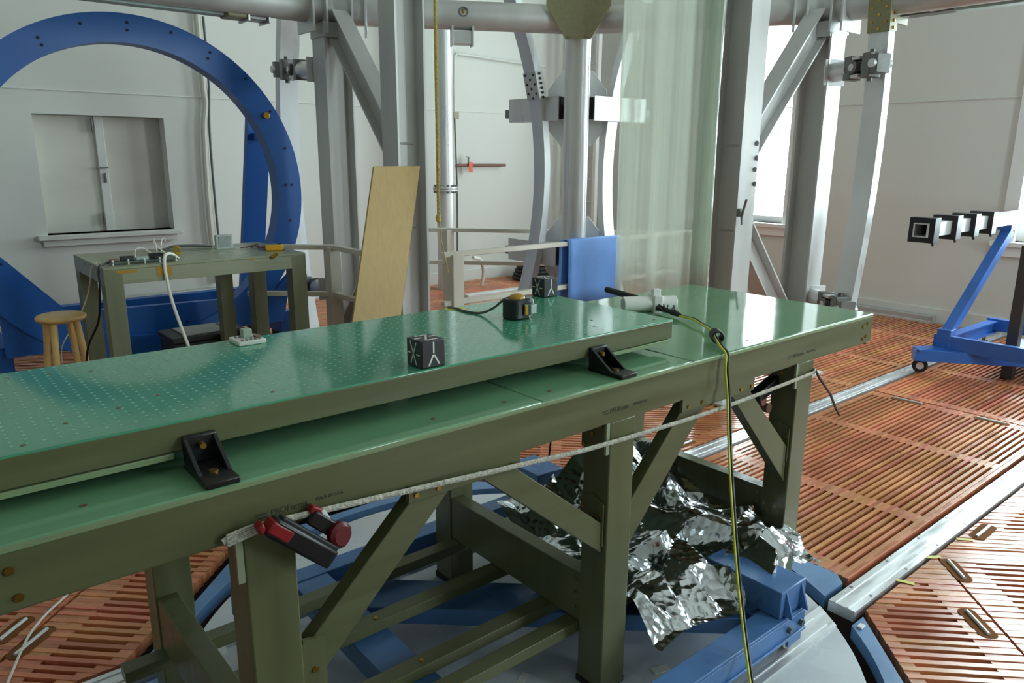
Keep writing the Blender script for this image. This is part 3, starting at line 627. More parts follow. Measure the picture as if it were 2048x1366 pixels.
M().obox((.602, 1.315, .872), ax, sd, upv, .038, .012, .016).obj('trigger', m_black, t, .004); M().obox((.588, 1.32, .905), (1, 0, -.7), sd, (.7, 0, 1), .014, .01, .008).obj('jaw_pad', m_red, t, .003)
M().obox((.61, 1.316, .885), (.5, 0, -1), sd, (1, 0, .5), .022, .006, .004).obj('spring', m_white, t)
M().lathe([(.004, -.012), (.02, -.012), (.028, -.006), (.028, .006), (.02, .012), (.004, .012)], (.628, 1.3, .845), ax=(.25, -1, .1), n=12).obj('knob', m_mar, t)
t = thing('quick_clamp', 'black clamp with maroon grip under the apron beside the near right leg', 'clamp', (2.44, 1.44, .77))
ax2 = V((.19, 0, .06)).normalized(); up2 = V((0, -1, 0)).cross(ax2)
M().obox((2.4, 1.42, .785), ax2, sd, up2, .075, .02, .022).obj('body', m_black, t, .006); M().obox((2.51, 1.42, .818), ax2, sd, up2, .05, .017, .015).obj('maroon_grip', m_mar, t, .005)
M().cyl((2.36, 1.40, .745), (2.36, 1.44, .745), .018, 14).obj('jaw_pad', m_cop, t, .002); M().cyl((2.40, 1.40, .71), (2.40, 1.44, .71), .018, 14).obj('jaw_pad', m_cop, t, .002); M().bar((2.36, 1.42, .745), (2.47, 1.42, .778), .012, .016).obj('bar', m_blackm, t)

# ------------------------------------------------------------------ blue dolly under the table
Dl = thing('rail_dolly', 'blue steel channel dolly with wheels on the tracks under the workbench', 'dolly', (1.5, 1.73, 0))
z0, z1 = .085, .165
def chan(name, p0, p1, h, b, m, flip=1, par=None):
    o = M(); pr = [(x*flip, y) for x, y in cprof(b, h, .008)]; o.sweep(pr, p0, p1, (0,0,1)); return o.obj(name, m, par)
M().box(.72, 2.16, 1.065, 1.145, z1-.01, z1).obj('front_beam_top', m_dolly, Dl, .002); M().box(.72, 2.16, 1.063, 1.073, z0, z1-.01).obj('front_beam_web', m_dolly, Dl, .002); M().box(.72, 2.16, 1.055, 1.13, z0, z0+.01).obj('front_beam_flange', m_dolly, Dl, .002)
M().box(.72, 2.2, 2.255, 2.335, z0, z1).obj('rear_beam', m_dolly, Dl, .003)
M().box(.91, 1.035, 1.145, 2.255, z0+.005, z1-.004).obj('left_crossmember', m_dolly, Dl, .003)
M().box(1.99, 2.11, 1.145, 2.255, z0+.005, z1-.004).obj('right_crossmember', m_dolly, Dl, .003)
M().bar((1.02, 2.14, .118), (2.03, 1.22, .118), .17, .06).obj('diagonal_brace', m_dolly, Dl, .003)
for y0, y1 in ((1.075, 1.365), (2.235, 2.43)):
    M().box(2.02, 2.17, y0, y1, z1, z1+.095).obj('end_box', m_dolly, Dl, .004)
for x in (2.05, 2.14):
    M().prism([(1.0755, z1+.002), (1.075, z1+.09), (1.045, z1+.002)], x-.004, x+.004, f=lambda a, b, c: (c, a, b)).obj('web_stiffener', m_dolly, Dl)
s = M()
for x in (2.06, 2.13): s.cyl((x, 1.063, .12), (x, 1.05, .12), .011, 6); s.cyl((x-1.3, 1.063, .12), (x-1.3, 1.05, .12), .011, 6)
s.obj('bolts', m_clev, Dl, kind='stuff')
for x, y in ((2.12, 1.1), (.78, 1.1), (2.12, 2.345), (.78, 2.345)):
    w = M().cyl((x, y-.014, .056), (x, y+.014, .056), .046, 24).obj('wheel', m_clev, Dl, .003)
    M().cyl((x, y-.03, .056), (x, y+.03, .056), .012, 12).obj('axle', m_steel2, w)
    for k in (-1, 1): M().box(x-.04, x+.04, y+k*.026-.005, y+k*.026+.005, .04, z0+.004).obj('wheel_fork', m_dolly, Dl, .002)

# crumpled foil
def foil():
    nu, nv = 80, 72; vs = []; fs = []; rf = random.Random(5); seeds = [(rf.uniform(1.5, 2.6), rf.uniform(1.0, 2.15), rf.uniform(-.5, .5), rf.uniform(-.5, .5), rf.uniform(-.014, .022)) for _ in range(90)]
    def h(x, y):
        best = sorted(((x-a)**2+(y-b)**2, a, b, gx, gy, z) for a, b, gx, gy, z in seeds)[:2]
        d, a, b, gx, gy, z = best[0]; w = min(1, (math.sqrt(best[1][0])-math.sqrt(d))/.012)
        e_ = best[1]; p = z+(x-a)*gx+(y-b)*gy; q = e_[5]+(x-e_[1])*e_[3]+(y-e_[2])*e_[4]
        return p*(.5+.5*w)+q*(.5-.5*w)
    for j in range(nv+1):
        v = j/nv
        for i in range(nu+1):
            u = i/nu
            x = 1.60+.86*u+.03*math.sin(v*9+1); y = 2.04-.84*v+.03*math.sin(u*9)*v-.05*u*v
            base = .25+.17*max(0, 1-v*2.1)**1.3*(.35+.65*math.exp(-((u-.75)/.3)**2))+.07*math.exp(-((u-.5-.25*v)/.12)**2)
            if v > .8: base -= (v-.8)*.45*(.6+.4*math.sin(u*8))
            vs.append((x, y, max(base+h(x, y), .212 if v < .8 else .178)))
    for j in range(nv):
        for i in range(nu):
            a = j*(nu+1)+i; fs += [(a, a+1, a+nu+2), (a, a+nu+2, a+nu+1)]
    return M().add(vs, fs)
o = foil().obj('foil_sheet', m_foil); tag(o, 'crumpled silver foil bag lying on the lower rails under the workbench', 'foil')

# ------------------------------------------------------------------ big coil structure
S = thing('coil_tower', 'grey metal tower of columns, braces, pipe ring and gussets around the room centre', 'tower', (1.5, 1.73, 0))
def hcol(x, y, ang, z1, name='column'):
    u = V((math.cos(ang), math.sin(ang), 0)); return M().sweep(hprof(.19, .215, .014, .011), (x, y, -.3), (x, y, z1), u).obj(name, m_steel, S)
hcol(2.66, 4.27, 0, 4.2); hcol(2.66, 5.2, 0, 2.5); hcol(4.25, 2.88, R(90), 4.2); hcol(5.2, 2.88, R(90), 2.5)
for x, y in ((2.66, 4.27), (2.66, 5.2), (4.25, 2.88), (5.2, 2.88)): M().box(x-.17, x+.17, y-.17, y+.17, .0, .02).obj('base_plate', m_steel, S, .003)
def wbrace(p0, p1, side): return M().sweep(hprof(.13, .17, .012, .01), p0, p1, side).obj('diagonal_brace', m_steel, S)
for z0_, z1_, k in ((1.62, 2.52, 1), (1.2, .28, -1)):
    wbrace((2.66, 4.32, z0_), (2.66, 5.12, z1_), (0, 1, -k*.8)); wbrace((4.3, 2.88, z0_), (5.12, 2.88, z1_), (1, 0, -k*.8))
s = M()
for i, z in enumerate((1.69, 1.6, 1.53, 1.44)): s.cyl((4.31+.01*(i % 2), 2.768, z), (4.31+.01*(i % 2), 2.764, z), .016, 12)
s.obj('bolt_holes', m_blackm, S, kind='stuff')
ZR = 2.595
nodes = [(.35, 5.22), (2.66, 5.2), (4.25, 4.33), (5.2, 2.88), (5.22, .55)]
for i in range(4):
    a, b = nodes[i], nodes[i+1]; M().cyl((a[0], a[1], ZR), (b[0], b[1], ZR), .1, 28).obj('ring_pipe', m_steel, S)
M().cyl((4.25, 4.33, -.3), (4.25, 4.33, 2.5), .098, 28).obj('pipe_column', m_steel2, S)
M().box(4.07, 4.43, 4.15, 4.51, .0, .02).obj('base_plate', m_steel, S, .003)
# C gusset, facing the room centre
nrm = V((-.7071, -.7071, 0)); sdv = V((.7071, -.7071, 0)); cc = V((4.25, 4.33, 0))+nrm*.19
def facing(pl, m, name, t=.012, c=cc):
    o = M(); n = len(pl); vs = [c+sdv*a+V((0,0,b)) for a, b in pl]+[c+sdv*a+V((0,0,b))+nrm*t for a, b in pl]
    o.add(vs, [tuple(range(n-1,-1,-1)), tuple(range(n, 2*n))]+[(i, (i+1) % n, n+(i+1) % n, n+i) for i in range(n)]); return o.obj(name, m, S, .002)
facing([(-.092, 2.435), (.092, 2.435), (.235, 2.665), (.235, 3.0), (-.235, 3.0), (-.235, 2.665)], m_gus, 'gusset_plate')
s = M()
for a in (-.065, .065): q = cc+sdv*a+V((0,0,2.458))+nrm*.012; s.cyl(q, q+nrm*.012, .012, 10)
s.obj('rivets', m_gus, S, kind='stuff')
cb = V((4.25, 4.33, 0))-nrm*.3
facing([(-.12, 2.27), (.12, 2.27), (.235, 2.12), (.235, 1.82), (.12, 1.68), (-.12, 1.68), (-.235, 1.82), (-.235, 2.12)], m_steel2, 'octagon_plate', .012, cb)
facing([(-.12, 1.12), (.12, 1.12), (.235, .97), (.235, .67), (.12, .53), (-.12, .53), (-.235, .67), (-.235, .97)], m_steel2, 'octagon_plate', .012, cb)
for zc in (1.968, .82):
    for p0, p1, sd_ in (((4.25, 4.46, zc), (4.25, 5.06, zc), (1, 0, 0)), ((4.38, 4.33, zc), (4.98, 4.33, zc), (0, 1, 0))):
        d = (V(p1)-V(p0)); 
        pr = [(-.075, -.092), (.075, -.092), (.075, .092), (-.075, .092)]; o = M(); u = V((0,0,1)); dn = d.normalized(); sv = dn.cross(u)
        ring4 = lambda p, w, h: [V(p)+sv*a*w+u*b*h for a, b in ((-1,-1),(1,-1),(1,1),(-1,1))]
        vs = ring4(p0, .07, .092)+ring4(p1, .07, .092)+ring4(p0, .06, .082)+ring4(p1, .06, .082); fs = []
        for i in range(4):
            j = (i+1) % 4; fs += [(i, j, 4+j, 4+i), (8+i, 12+i, 12+j, 8+j), (i, 8+i, 8+j, j), (4+i, 4+j, 12+j, 12+i)]
        o.add(vs, fs); o.obj('coil_strut', m_steel2, S)
        q = V(p1); M().obox(q+V((0, 0, -.02))+dn*.05, dn, sv, u, .05, .03, .035).obj('strut_lug', m_clev, S, .004)
        M().obox(V(p0)+dn*.012, dn, sv, u, .004, .056, .078).obj('dark_end', m_blackm, S)
# collars at the L and R nodes
def collar(p, d, w=.15):
    d = V(d).normalized(); M().obox(p, d, d.cross(V((0,0,1))), (0,0,1), .008, w*.85, w).obj('pipe_flange', m_steel2, S, .002)
for p, d in (((2.47, 5.2, ZR-.02), (1, 0, 0)), ((2.57, 5.2, ZR-.02), (1, 0, 0)), ((2.79, 5.13, ZR-.01), (1.6, -.87, 0)), ((2.87, 5.085, ZR-.01), (1.6, -.87, 0)),
             ((5.2, 2.7, ZR-.02), (0, 1, 0)), ((5.2, 2.78, ZR-.02), (0, 1, 0)), ((5.13, 2.99, ZR-.01), (.95, -1.45, 0)), ((5.09, 3.06, ZR-.01), (.95, -1.45, 0))): collar(p, d)
for p in ((2.66, 5.2), (5.2, 2.88)): M().box(p[0]-.115, p[0]+.115, p[1]-.105, p[1]+.105, 2.4, 2.5).obj('node_cap', m_steel, S, .004)
# hanger bracket and port on the left ring pipe
pa, pb = V((2.66, 5.2, ZR)), V((4.25, 4.33, ZR)); dp = (pb-pa).normalized(); np_ = dp.cross(V((0,0,1))).normalized(); np_ = np_ if np_.dot(V((-1,-1,0))) > 0 else -np_
q = pa+dp*.93
M().obox(q+V((0,0,-.155)), dp, np_, (0,0,1), .07, .05, .045).obj('hanger_box', m_steel, S, .002)
for k in (-1, 1): M().obox(q+dp*k*.075+V((0,0,-.14)), dp, np_, (0,0,1), .007, .062, .07).obj('hanger_cheek', m_steel2, S, .002)
q2 = q+np_*.096+V((0,0,.01)); M().lathe([(.001, 0), (.034, 0), (.034, .01), (.026, .01), (.025, .002), (.001, .002)], q2, np_, 20).obj('pipe_port', m_clev, S)
q3 = q2+np_*.004; M().lathe([(.001, 0), (.013, 0), (.011, .012), (.001, .013)], q3, np_, 8).obj('port_bolt', m_brass, S)
# swivel joints
def clevis(p0, p1, label, sc_=1.0):
    p0, p1 = V(p0), V(p1); d = (p1-p0).normalized(); sv = d.cross(V((0,0,1))).normalized(); u = V((0,0,1)); l = (p1-p0).length
    t = thing('swivel_joint', label, 'joint', p0, 'steel swivel joints between the columns and the coil hoops'); X = lambda f: p0+d*l*f
    M().obox(X(.01), d, sv, u, .006, .085, .085).obj('mount_plate', m_steel2, t, .002); M().cyl(X(0), X(.36), .062, 24).obj('stub_pipe', m_steel2, t)
    M().obox(X(.4), d, sv, u, .03, .055, .075).obj('fork_block', m_clev, t, .006)
    for k in (-1, 1): M().obox(X(.5)+u*k*.055, d, sv, u, .055, .05, .011).obj('fork_arm', m_steel2, t, .004)
    for k in (-1, 1): M().cyl(X(.52)+sv*k*.03, X(.52)+sv*k*.066, .04, 20).obj('bearing', m_clev, t, .004); M().cyl(X(.52)+sv*k*.064, X(.52)+sv*k*.07, .022, 16).obj('pin_end', m_steel2, t)
    M().cyl(X(.52), X(.8), .024, 14).obj('rod', m_steel2, t); M().obox(X(.76), d, sv, u, .035, .05, .078).obj('knuckle', m_clev, t, .006)
    for k in (-1, 1): M().cyl(X(.76)+u*k*.075, X(.76)+u*k*.098, .018, 10).obj('bolt', m_clev, t)
    M().obox(X(.93), d, sv, u, .03, .055, .06).obj('end_block', m_clev, t, .005); M().cyl(X(.93)-sv*.054, X(.93)-sv*.075, .028, 16).obj('end_pin', m_steel2, t)
    M().cyl(X(.93)+sv*.054, X(.93)+sv*.075, .028, 16).obj('end_pin', m_steel2, t)
clevis((5.17, 2.765, 2.17), (5.02, 2.36, 2.19), 'steel swivel joint high on the right column beside the long hoop')
clevis((5.2, 2.765, .61), (4.96, 2.38, .6), 'steel swivel joint low behind the right end of the workbench')
clevis((2.6, 5.315, 2.2), (2.66, 6.16, 2.27), 'steel swivel joint high on the left column beside the blue ring')
clevis((2.6, 5.315, .6), (2.72, 6.16, .5), 'steel swivel joint low on the left column behind the railing')
# coil hoops
def hoop(label, c, ax, ri, t, dpt, splice, arc=(0, 360)):
    o = thing('coil_hoop', label, 'hoop', (c[0], c[1], 0), 'aluminium coil hoops of the tower')
    M().ring(c, ax, ri, ri+dpt, t, 160, *arc).obj('channel', m_steel2, o)
    if splice is not None:
        M().ring(c, ax, ri-.008, ri+dpt+.008, t+.016, 10, splice[0], splice[1]).obj('splice_plate', m_gus if splice[2] else m_steel, o)
        s = M(); axv = V(ax).normalized(); e1 = V((0,0,1)); e2 = axv.cross(e1)
        for i in range(6):
            a = R(splice[0]+(splice[1]-splice[0])*(i+.5)/6); dd = e1*math.sin(a)+e2*math.cos(a)
            for k in ((-.35, .35) if i % 2 else (0,)):
                q = V(c)+dd*(ri-.008)+axv*t*k; s.cyl(q, q-dd*.006, .009, 8)
            q = V(c)+dd*(ri+dpt*.5)-axv*(t/2+.008); s.cyl(q, q-axv*.008, .01, 8)
        s.obj('splice_bolts', m_blackm if not splice[2] else m_brass, o, kind='stuff')
    return o
CZ = 1.45
# for axis Y: e2 = Y x Z = +X ; for axis X: e2 = X x Z = -Y
hoop('smaller coil hoop left of the centre pipe column with a bolted splice', (1.5, 4.68, CZ), (0, 1, 0), 2.69, .13, .062, (12.5, 17, 0))
hoop('smaller coil hoop right of the centre pipe column, lit white', (4.66, 1.73, CZ), (1, 0, 0), 2.63, .115, .06, None)
hoop('large coil hoop along the right wall beside the swivel joints', (-.7, 2.47, 1.8), (0, 1, 0), 5.86, .13, .085, (5.8, 8.3, 1), (-13.2, 50))
hoop('large coil hoop behind the blue ring at the left', (2.74, 1.73, CZ), (1, 0, 0), 4.47, .16, .09, None)
# pale horizontal beams held by the ring
o = thing('pale_beam', 'pale green horizontal beam high at the upper left', 'beam', (.9, 5.3, 2.48)); M().box(-1.6, 1.93, 5.25, 5.35, 2.485, 2.57).obj('beam', m_pale, o, .004)
M().box(1.93, 2.06, 5.2, 5.36, 2.475, 2.56).obj('end_clamp', m_gus, o, .01); 
for x in (2.06, 2.2): M().box(x, x+.014, 5.19, 5.37, 2.46, 2.6).obj('clamp_plate', m_steel2, o, .002)
M().box(2.074, 2.2, 5.22, 5.34, 2.475, 2.53).obj('clamp_tube', m_clev, o, .004)
o = thing('pale_beam', 'pale green horizontal beam high at the upper right with a white plate', 'beam', (5.3, .9, 2.48)); M().box(5.25, 5.35, -1.6, 2.08, 2.485, 2.57).obj('beam', m_pale, o, .004)
M().prism([(2.09, 2.5), (2.21, 2.495), (2.25, 2.53), (2.25, 2.62), (2.08, 2.62), (2.07, 2.54)], 5.23, 5.245, f=lambda a, b, c: (c, a, b)).obj('white_plate', m_white, o, .002)
M().box(5.25, 5.36, 2.08, 2.5, 2.49, 2.56).obj('clamp_tube', m_clev, o, .004); M().box(5.22, 5.37, 2.4, 2.43, 2.45, 2.58).obj('clamp_plate', m_gus, o, .002)

# ------------------------------------------------------------------ hanging clear vinyl
pts = [(2.965, 2.70), (2.985, 2.655), (3.03, 2.60), (3.07, 2.565), (3.105, 2.51), (3.15, 2.475), (3.185, 2.42), (3.215, 2.395), (3.235, 2.36), (3.26, 2.33), (3.285, 2.335), (3.275, 2.37), (3.235, 2.42), (3.255, 2.40), (3.30, 2.355)]
sp = smoothpath([V((a, b, 0)) for a, b in pts], 5)
o = M(); nz_ = 14; vs = []
for k in range(nz_+1):
    z = .9+3.2*k/nz_
    for i, p in enumerate(sp):
        w = .006*math.sin(z*2.1+i*.4)*(1-k/nz_*.4); vs.append((p.x+w, p.y-w*.6+.012*(2.0-z)*.2, z))
n_ = len(sp); o.add(vs, [(k*n_+i, k*n_+i+1, (k+1)*n_+i+1, (k+1)*n_+i) for k in range(nz_) for i in range(n_-1)])
o = o.obj('vinyl_curtain', m_vinyl); sm = o.modifiers.new('thickness', 'SOLIDIFY'); sm.thickness = .0015; tag(o, 'clear greenish vinyl curtain hanging loosely behind the right end of the workbench', 'curtain')

# ------------------------------------------------------------------ railings, board, mat, ropes
def railing(label, pth, posts, mid, end=None):
    t = thing('railing', label, 'railing', (pth[0][0], pth[0][1], 0))
    for z, h in ((.972, .035), (mid, .035)):
        for i in range(len(pth)-1): M().bar((*pth[i], z-h/2), (*pth[i+1], z-h/2), .045, h).obj('rail', m_rail, t, .004)
    for x, y, w in posts: M().box(x-w/2, x+w/2, y-w/2, y+w/2, 0, .955).obj('post', m_rail, t, .004)
    return t
railing('white railing in front of the pipe column, carrying the blue mat', [(2.86, 4.16), (5.7, 4.16)], ((2.965, 4.16, .09), (5.0, 4.16, .09)), .64)
railing('white corner railing behind the small table, left of the leaning board', [(2.0, 5.42), (2.49, 5.02), (2.5, 4.42)], ((2.49, 5.02, .09), (2.5, 4.46, .07)), .63)
railing('white railing furthest back near the far wall', [(3.7, 5.82), (3.9, 5.62), (5.6, 3.96)], ((3.92, 5.6, .08), (5.45, 4.1, .07)), .68)
t = thing('plywood_board', 'long plain plywood board leaning on the grey column', 'board', (2.2, 3.85, 0))
A0, B0 = V((2.345, 4.135, 1.535)), V((2.675, 4.135, 1.535)); dn = V((-.29, -.2, -.87)).normalized(); ln = 1.64
w = (B0-A0); nn = w.cross(dn).normalized()*.018; nn = nn if nn.y < 0 else -nn
vs = [A0, B0, B0+dn*ln, A0+dn*ln*1.0]; lowest = min(p.z for p in vs)
vs = [A0, B0, B0+dn*((B0.z-.004)/-dn.z), A0+dn*((A0.z-.004)/-dn.z)]
M().add(vs+[p+nn for p in vs], [(0,1,2,3), (7,6,5,4), (0,4,5,1), (1,5,6,2), (2,6,7,3), (3,7,4,0)]).obj('sheet', m_ply, t, .001)
M().add([B0+V((.0008,0,0)), B0+nn+V((.0008,0,0)), vs[2]+nn+V((.0008,0,0)), vs[2]+V((.0008,0,0))], [(0,1,2,3)]).obj('edge', m_plye, t)
t = None
o = M(); th = .006; prof = []
for z, y in ((.475, 4.118), (.6, 4.122), (.8, 4.126), (.95, 4.13), (.974, 4.137), (.982, 4.16), (.974, 4.183), (.95, 4.19), (.7, 4.195), (.38, 4.2)): prof.append((y, z))
vs = []; nxm = 12
for i in range(nxm+1):
    x = 4.005+.592*i/nxm
    for y, z in prof: vs.append((x+.01*(z-.97)*(1 if i < nxm/2 else -.6)-(.03 if y > 4.18 else 0), y+.008*math.sin(i*.9)*(.97-z if z < .97 else 0), z-(.02*(i/nxm-.5) if z < .5 else 0)))
k = len(prof); o.add(vs, [(i*k+j, (i+1)*k+j, (i+1)*k+j+1, i*k+j+1) for i in range(nxm) for j in range(k-1)])
o = o.obj('foam_mat', m_mat); sm = o.modifiers.new('thickness', 'SOLIDIFY'); sm.thickness = th; sm.offset = 1; tag(o, 'blue foam mat folded over the white railing', 'mat')
def twist(x, y, z0, z1, r, pitch):
    m = M()
    for s_ in range(3):
        n = int((z1-z0)/pitch*6); m.tube([(x+r*math.cos(i/6*2*math.pi+s_*2.094), y+r*math.sin(i/6*2*math.pi+s_*2.094), z0+(z1-z0)*i/n) for i in range(n+1)], r*.95, 5)
    return m
t = thing('yellow_rope', 'yellow twisted rope hanging down the right side of the left column', 'rope', (2.84, 4.17, 1.19))
twist(2.845, 4.17, 1.21, 3.0, .006, .045).obj('strands', m_yrope, t, kind='stuff')
M().lathe([(.001, -.03), (.016, -.02), (.02, 0), (.014, .02), (.001, .03)], (2.843, 4.17, 1.2), n=12).obj('knot', m_yrope, t); M().tube(smoothpath([(2.845, 4.165, 1.19), (2.855, 4.155, 1.05), (2.875, 4.13, .9), (2.885, 4.125, .84)]), .004, 6).obj('tail', m_yrope, t)

# ------------------------------------------------------------------ far wall pipes and ladder
t = thing('drain_pipe', 'grey vertical metal pipe with a bolted flange near the far wall', 'pipe', (5.29, 7.6, 0))
M().cyl((5.29, 7.6, -.3), (5.29, 7.6, 5.5), .108, 24).obj('pipe', m_steel2, t)
for z in (1.195, 1.225): M().cyl((5.29, 7.6, z), (5.29, 7.6, z+.018), .15, 24).obj('flange', m_steel2, t)
s = M()
for i in range(10): a = i*.628; s.cyl((5.29+.128*math.cos(a), 7.6+.128*math.sin(a), 1.17), (5.29+.128*math.cos(a), 7.6+.128*math.sin(a), 1.265), .014, 6)
s.obj('flange_bolts', m_clev, t, kind='stuff')
t = thing('wall_conduit', 'thin white conduit looping along the far wall beside the pipe', 'conduit', (5.69, 7.95, .5))
M().tube(smoothpath([(5.66, 7.95, .3), (5.66, 7.95, 1.0), (5.685, 7.95, 2.0), (5.69, 7.95, 2.7), (5.72, 7.95, 2.8), (5.8, 7.95, 2.82), (6.4, 7.95, 2.8), (7.2, 7.95, 2.78)], 5), .014, 8).obj('tube', m_trimw, t); M().tube([(5.7, 7.94, .3), (5.71, 7.94, 1.2), (5.68, 7.94, 2.1)], .01, 8).obj('second_tube', m_gcab, t)
M().box(5.65, 5.73, 7.91, 7.98, 2.05, 2.13).obj('junction', m_gus, t, .004)
o = M().cyl((5.575, 7.93, -.2), (5.575, 7.93, 5.5), .012, 8).obj('copper_pipe', m_cop); tag(o, 'thin brown vertical pipe right behind the flanged pipe', 'pipe')
t = thing('water_tap_pipe', 'horizontal pipe with a small tap and orange tag on the far wall', 'pipe', (6.1, 7.93, 1.5))
M().cyl((5.69, 7.93, 1.49), (6.49, 7.93, 1.49), .018, 10).obj('pipe', m_cop, t); M().cyl((5.875, 7.92, 1.49), (5.875, 7.92, 1.59), .012, 8).obj('stem', m_clev, t); M().box(5.845, 5.905, 7.91, 7.93, 1.585, 1.6).obj('handle', m_clev, t, .003); M().box(5.865, 5.925, 7.895, 7.9, 1.4, 1.53).obj('tag', m_orange, t)
t = thing('pale_conduit', 'pale vertical pipe on the far wall right of the shuttered window', 'conduit', (2.62, 7.96, .3))
M().tube(smoothpath([(2.62, 7.95, .3), (2.6, 7.95, 1.0), (2.62, 7.95, 1.8), (2.66, 7.95, 2.1), (2.65, 7.95, 2.4), (2.65, 7.95, 4.5)], 5), .032, 10).obj('pipe', m_shut, t); M().tube(smoothpath([(2.67, 7.93, .35), (2.66, 7.93, 1.3), (2.67, 7.93, 1.9), (2.7, 7.93, 2.3), (2.7, 7.93, 2.9)], 5), .013, 8).obj('dark_conduit', m_gcab, t)
L_ = thing('wall_ladder', 'white metal wall ladder behind the pipe column', 'ladder', (7.55, 7.5, 0))
for y in (7.28, 7.69): M().box(7.5, 7.56, y-.028, y+.028, .0, 5.4).obj('side_rail', m_winw, L_, .003)
for i in range(17): M().cyl((7.53, 7.31, .4+.3*i), (7.53, 7.66, .4+.3*i), .014, 8).obj('rung', m_steel, L_)
for y, lb in ((6.95, 'thin white vertical conduit on the right wall, next to the ladder'), (6.45, 'thin white vertical conduit on the right wall, further from the ladder')):
    o = M().cyl((7.99, y, .3), (7.99, y, 5.4), .022, 10).obj('vertical_conduit', m_winw); tag(o, lb, 'conduit')
t = thing('rubber_hose', 'coil of dark rubber hose on the floor by the far wall', 'hose', (6.65, 7.65, 0))
for i in range(4): 
    hh = M(); hh.tube([(6.7+(.33-.02*i)*math.cos(a*.2618), 7.5+(.3-.02*i)*math.sin(a*.2618), .03+.045*i) for a in range(25)], .025, 8); hh.obj('hose_turn', m_rubber, t)
o = M().tube(smoothpath([(5.4, 7.2, .42), (5.62, 7.35, .36), (5.75, 7.45, .2), (5.76, 7.5, .01)]), .022, 10).obj('white_hose', m_white); tag(o, 'short white hose bending down to the floor behind the railing', 'hose')
o = M().box(4.9, 6.35, 6.62, 6.72, 0, .1).obj('floor_curb', m_steel2, None, .004); o.rotation_euler = (0, 0, 0); tag(o, 'low grey curb on the floor behind the white railing', 'curb')
o = M().box(4.55, 5.35, 6.35, 6.5, .0, .03).obj('loose_plank', m_slat, None, .003); tag(o, 'loose orange plank on the floor in front of the low curb', 'plank')

# ------------------------------------------------------------------ blue square-frame coil ring at left
B = thing('blue_ring', 'big blue ring plate on a blue base panel in front of the shuttered window', 'ring', (1.49, 6.1, 0))
RC = V((1.49, 6.075, 1.312))
M().ring(RC, (0, 1, 0), 1.04, 1.233, .15, 128).obj('ring_plate', m_coil, B)
pl = [(.287, .547), (.526, .503), (.526, .236), (2.507, .236), (2.603, .643), (2.45, .509), (2.038, .475), (.938, .504), (.612, .892), (.411, 1.12)]
M().prism(pl, 6.02, 6.08, f=lambda a, b, c: (a, c, b)).obj('base_panel', m_coil, B)
s = M()
for (x, z) in ((1.226, 2.448), (1.519, 2.486), (1.514, 2.436), (2.071, 2.338), (2.052, 2.294), (2.324, 2.167), (2.502, 1.935), (2.607, 1.656), (2.591, 1.363), (2.642, 1.362), (2.613, 1.075), (1.806, 2.45), (.984, 2.291), (.967, 2.335), (.574, .882), (.823, .5), (1.72, .337), (1.72, .298)): s.cyl((x, 6.002, z), (x, 5.996, z), .0105, 10)
s.obj('holes', m_holes, B, kind='stuff')
for x, z in ((2.464, 1.901), (2.038, .461)): M().cyl((x, 6.01, z), (x, 5.98, z), .027, 14).obj('brass_knob', m_brass, B, .004)
for x0 in (2.50, .45):
    M().sweep(cprof(.07, .2, .012), (x0, 6.75, .12), (x0+.14, 6.55, 1.95), (1, 0, 0)).obj('rear_strut', m_coil, B); M().box(x0, x0+.12, 6.08, 7.0, .12, .3).obj('base_beam', m_coil, B, .004)
    M().box(x0+.01, x0+.11, 6.2, 6.3, 0, .12).obj('foot', m_rubber, B); M().box(x0+.01, x0+.11, 6.8, 6.9, 0, .12).obj('foot', m_rubber, B)
    M().bar((x0+.1, 6.6, 1.75), (x0+.06, 6.15, 1.75), .06, .06).obj('strut_tie', m_coil, B)
M().box(.5, 2.6, 6.9, 7.0, .3, .4).obj('rear_beam', m_coil, B, .004)

# ------------------------------------------------------------------ small table with instruments
m_t2 = mat('pale_olive_fibreglass', (146, 152, 124), .3, vary=.04, vscale=(1.5, 20, 20), rvary=.06); m_t2l = mat('pale_olive_leg', (118, 122, 94), .4, vary=.1, vscale=(22, 22, 2))
T2 = thing('side_table', 'smaller olive fibreglass table with wires and instruments, in front of the blue ring', 'table', (1.46, 4.88, 0))
x0, x1, y0, y1 = .883, 2.048, 4.505, 5.272
M().box(x0, x1, y0, y1, .986, 1.0).obj('top_panel', m_t2, T2, .003)
for bx in ((x0, x1, y0, y0+.01), (x0, x1, y1-.01, y1), (x0, x0+.01, y0+.012, y1-.012), (x1-.01, x1, y0+.012, y1-.012)): M().box(*bx, .905, .986).obj('apron', m_t2, T2, .002)
for x in (x0+.001, x1-.096):
    for y in (y0-.001, y1-.097): M().box(x, x+.095, y, y+.098, .0, .985).obj('leg', m_t2l, T2, .003)
for x in (1.72,): M().box(x, x+.09, y1-.098, y1-.01, 0, .985).obj('middle_leg', m_t2l, T2, .003)
for (x, z, w, h, lb) in ((1.0, .973, .105, .016, 0), (1.195, .96, .08, .055, 1), (1.705, .985, .018, .02, 2)):
    M().box(x-w/2, x+w/2, y0-.0025, y0-.0005, z-h/2, z+h/2).obj('amber_tape', m_tape, T2)
t = thing('circuit_strip', 'green circuit board strip with black modules on the front edge of the small table', 'circuit board', (1.15, 4.64, 1.0))
M().box(.945, 1.3, 4.585, 4.70, 1.012, 1.016).obj('board', m_pcb, t)
for x in (.955, 1.035, 1.12, 1.2, 1.29): M().cyl((x, 4.592, 1.0), (x, 4.592, 1.03), .005, 8).obj('standoff', m_white, t)
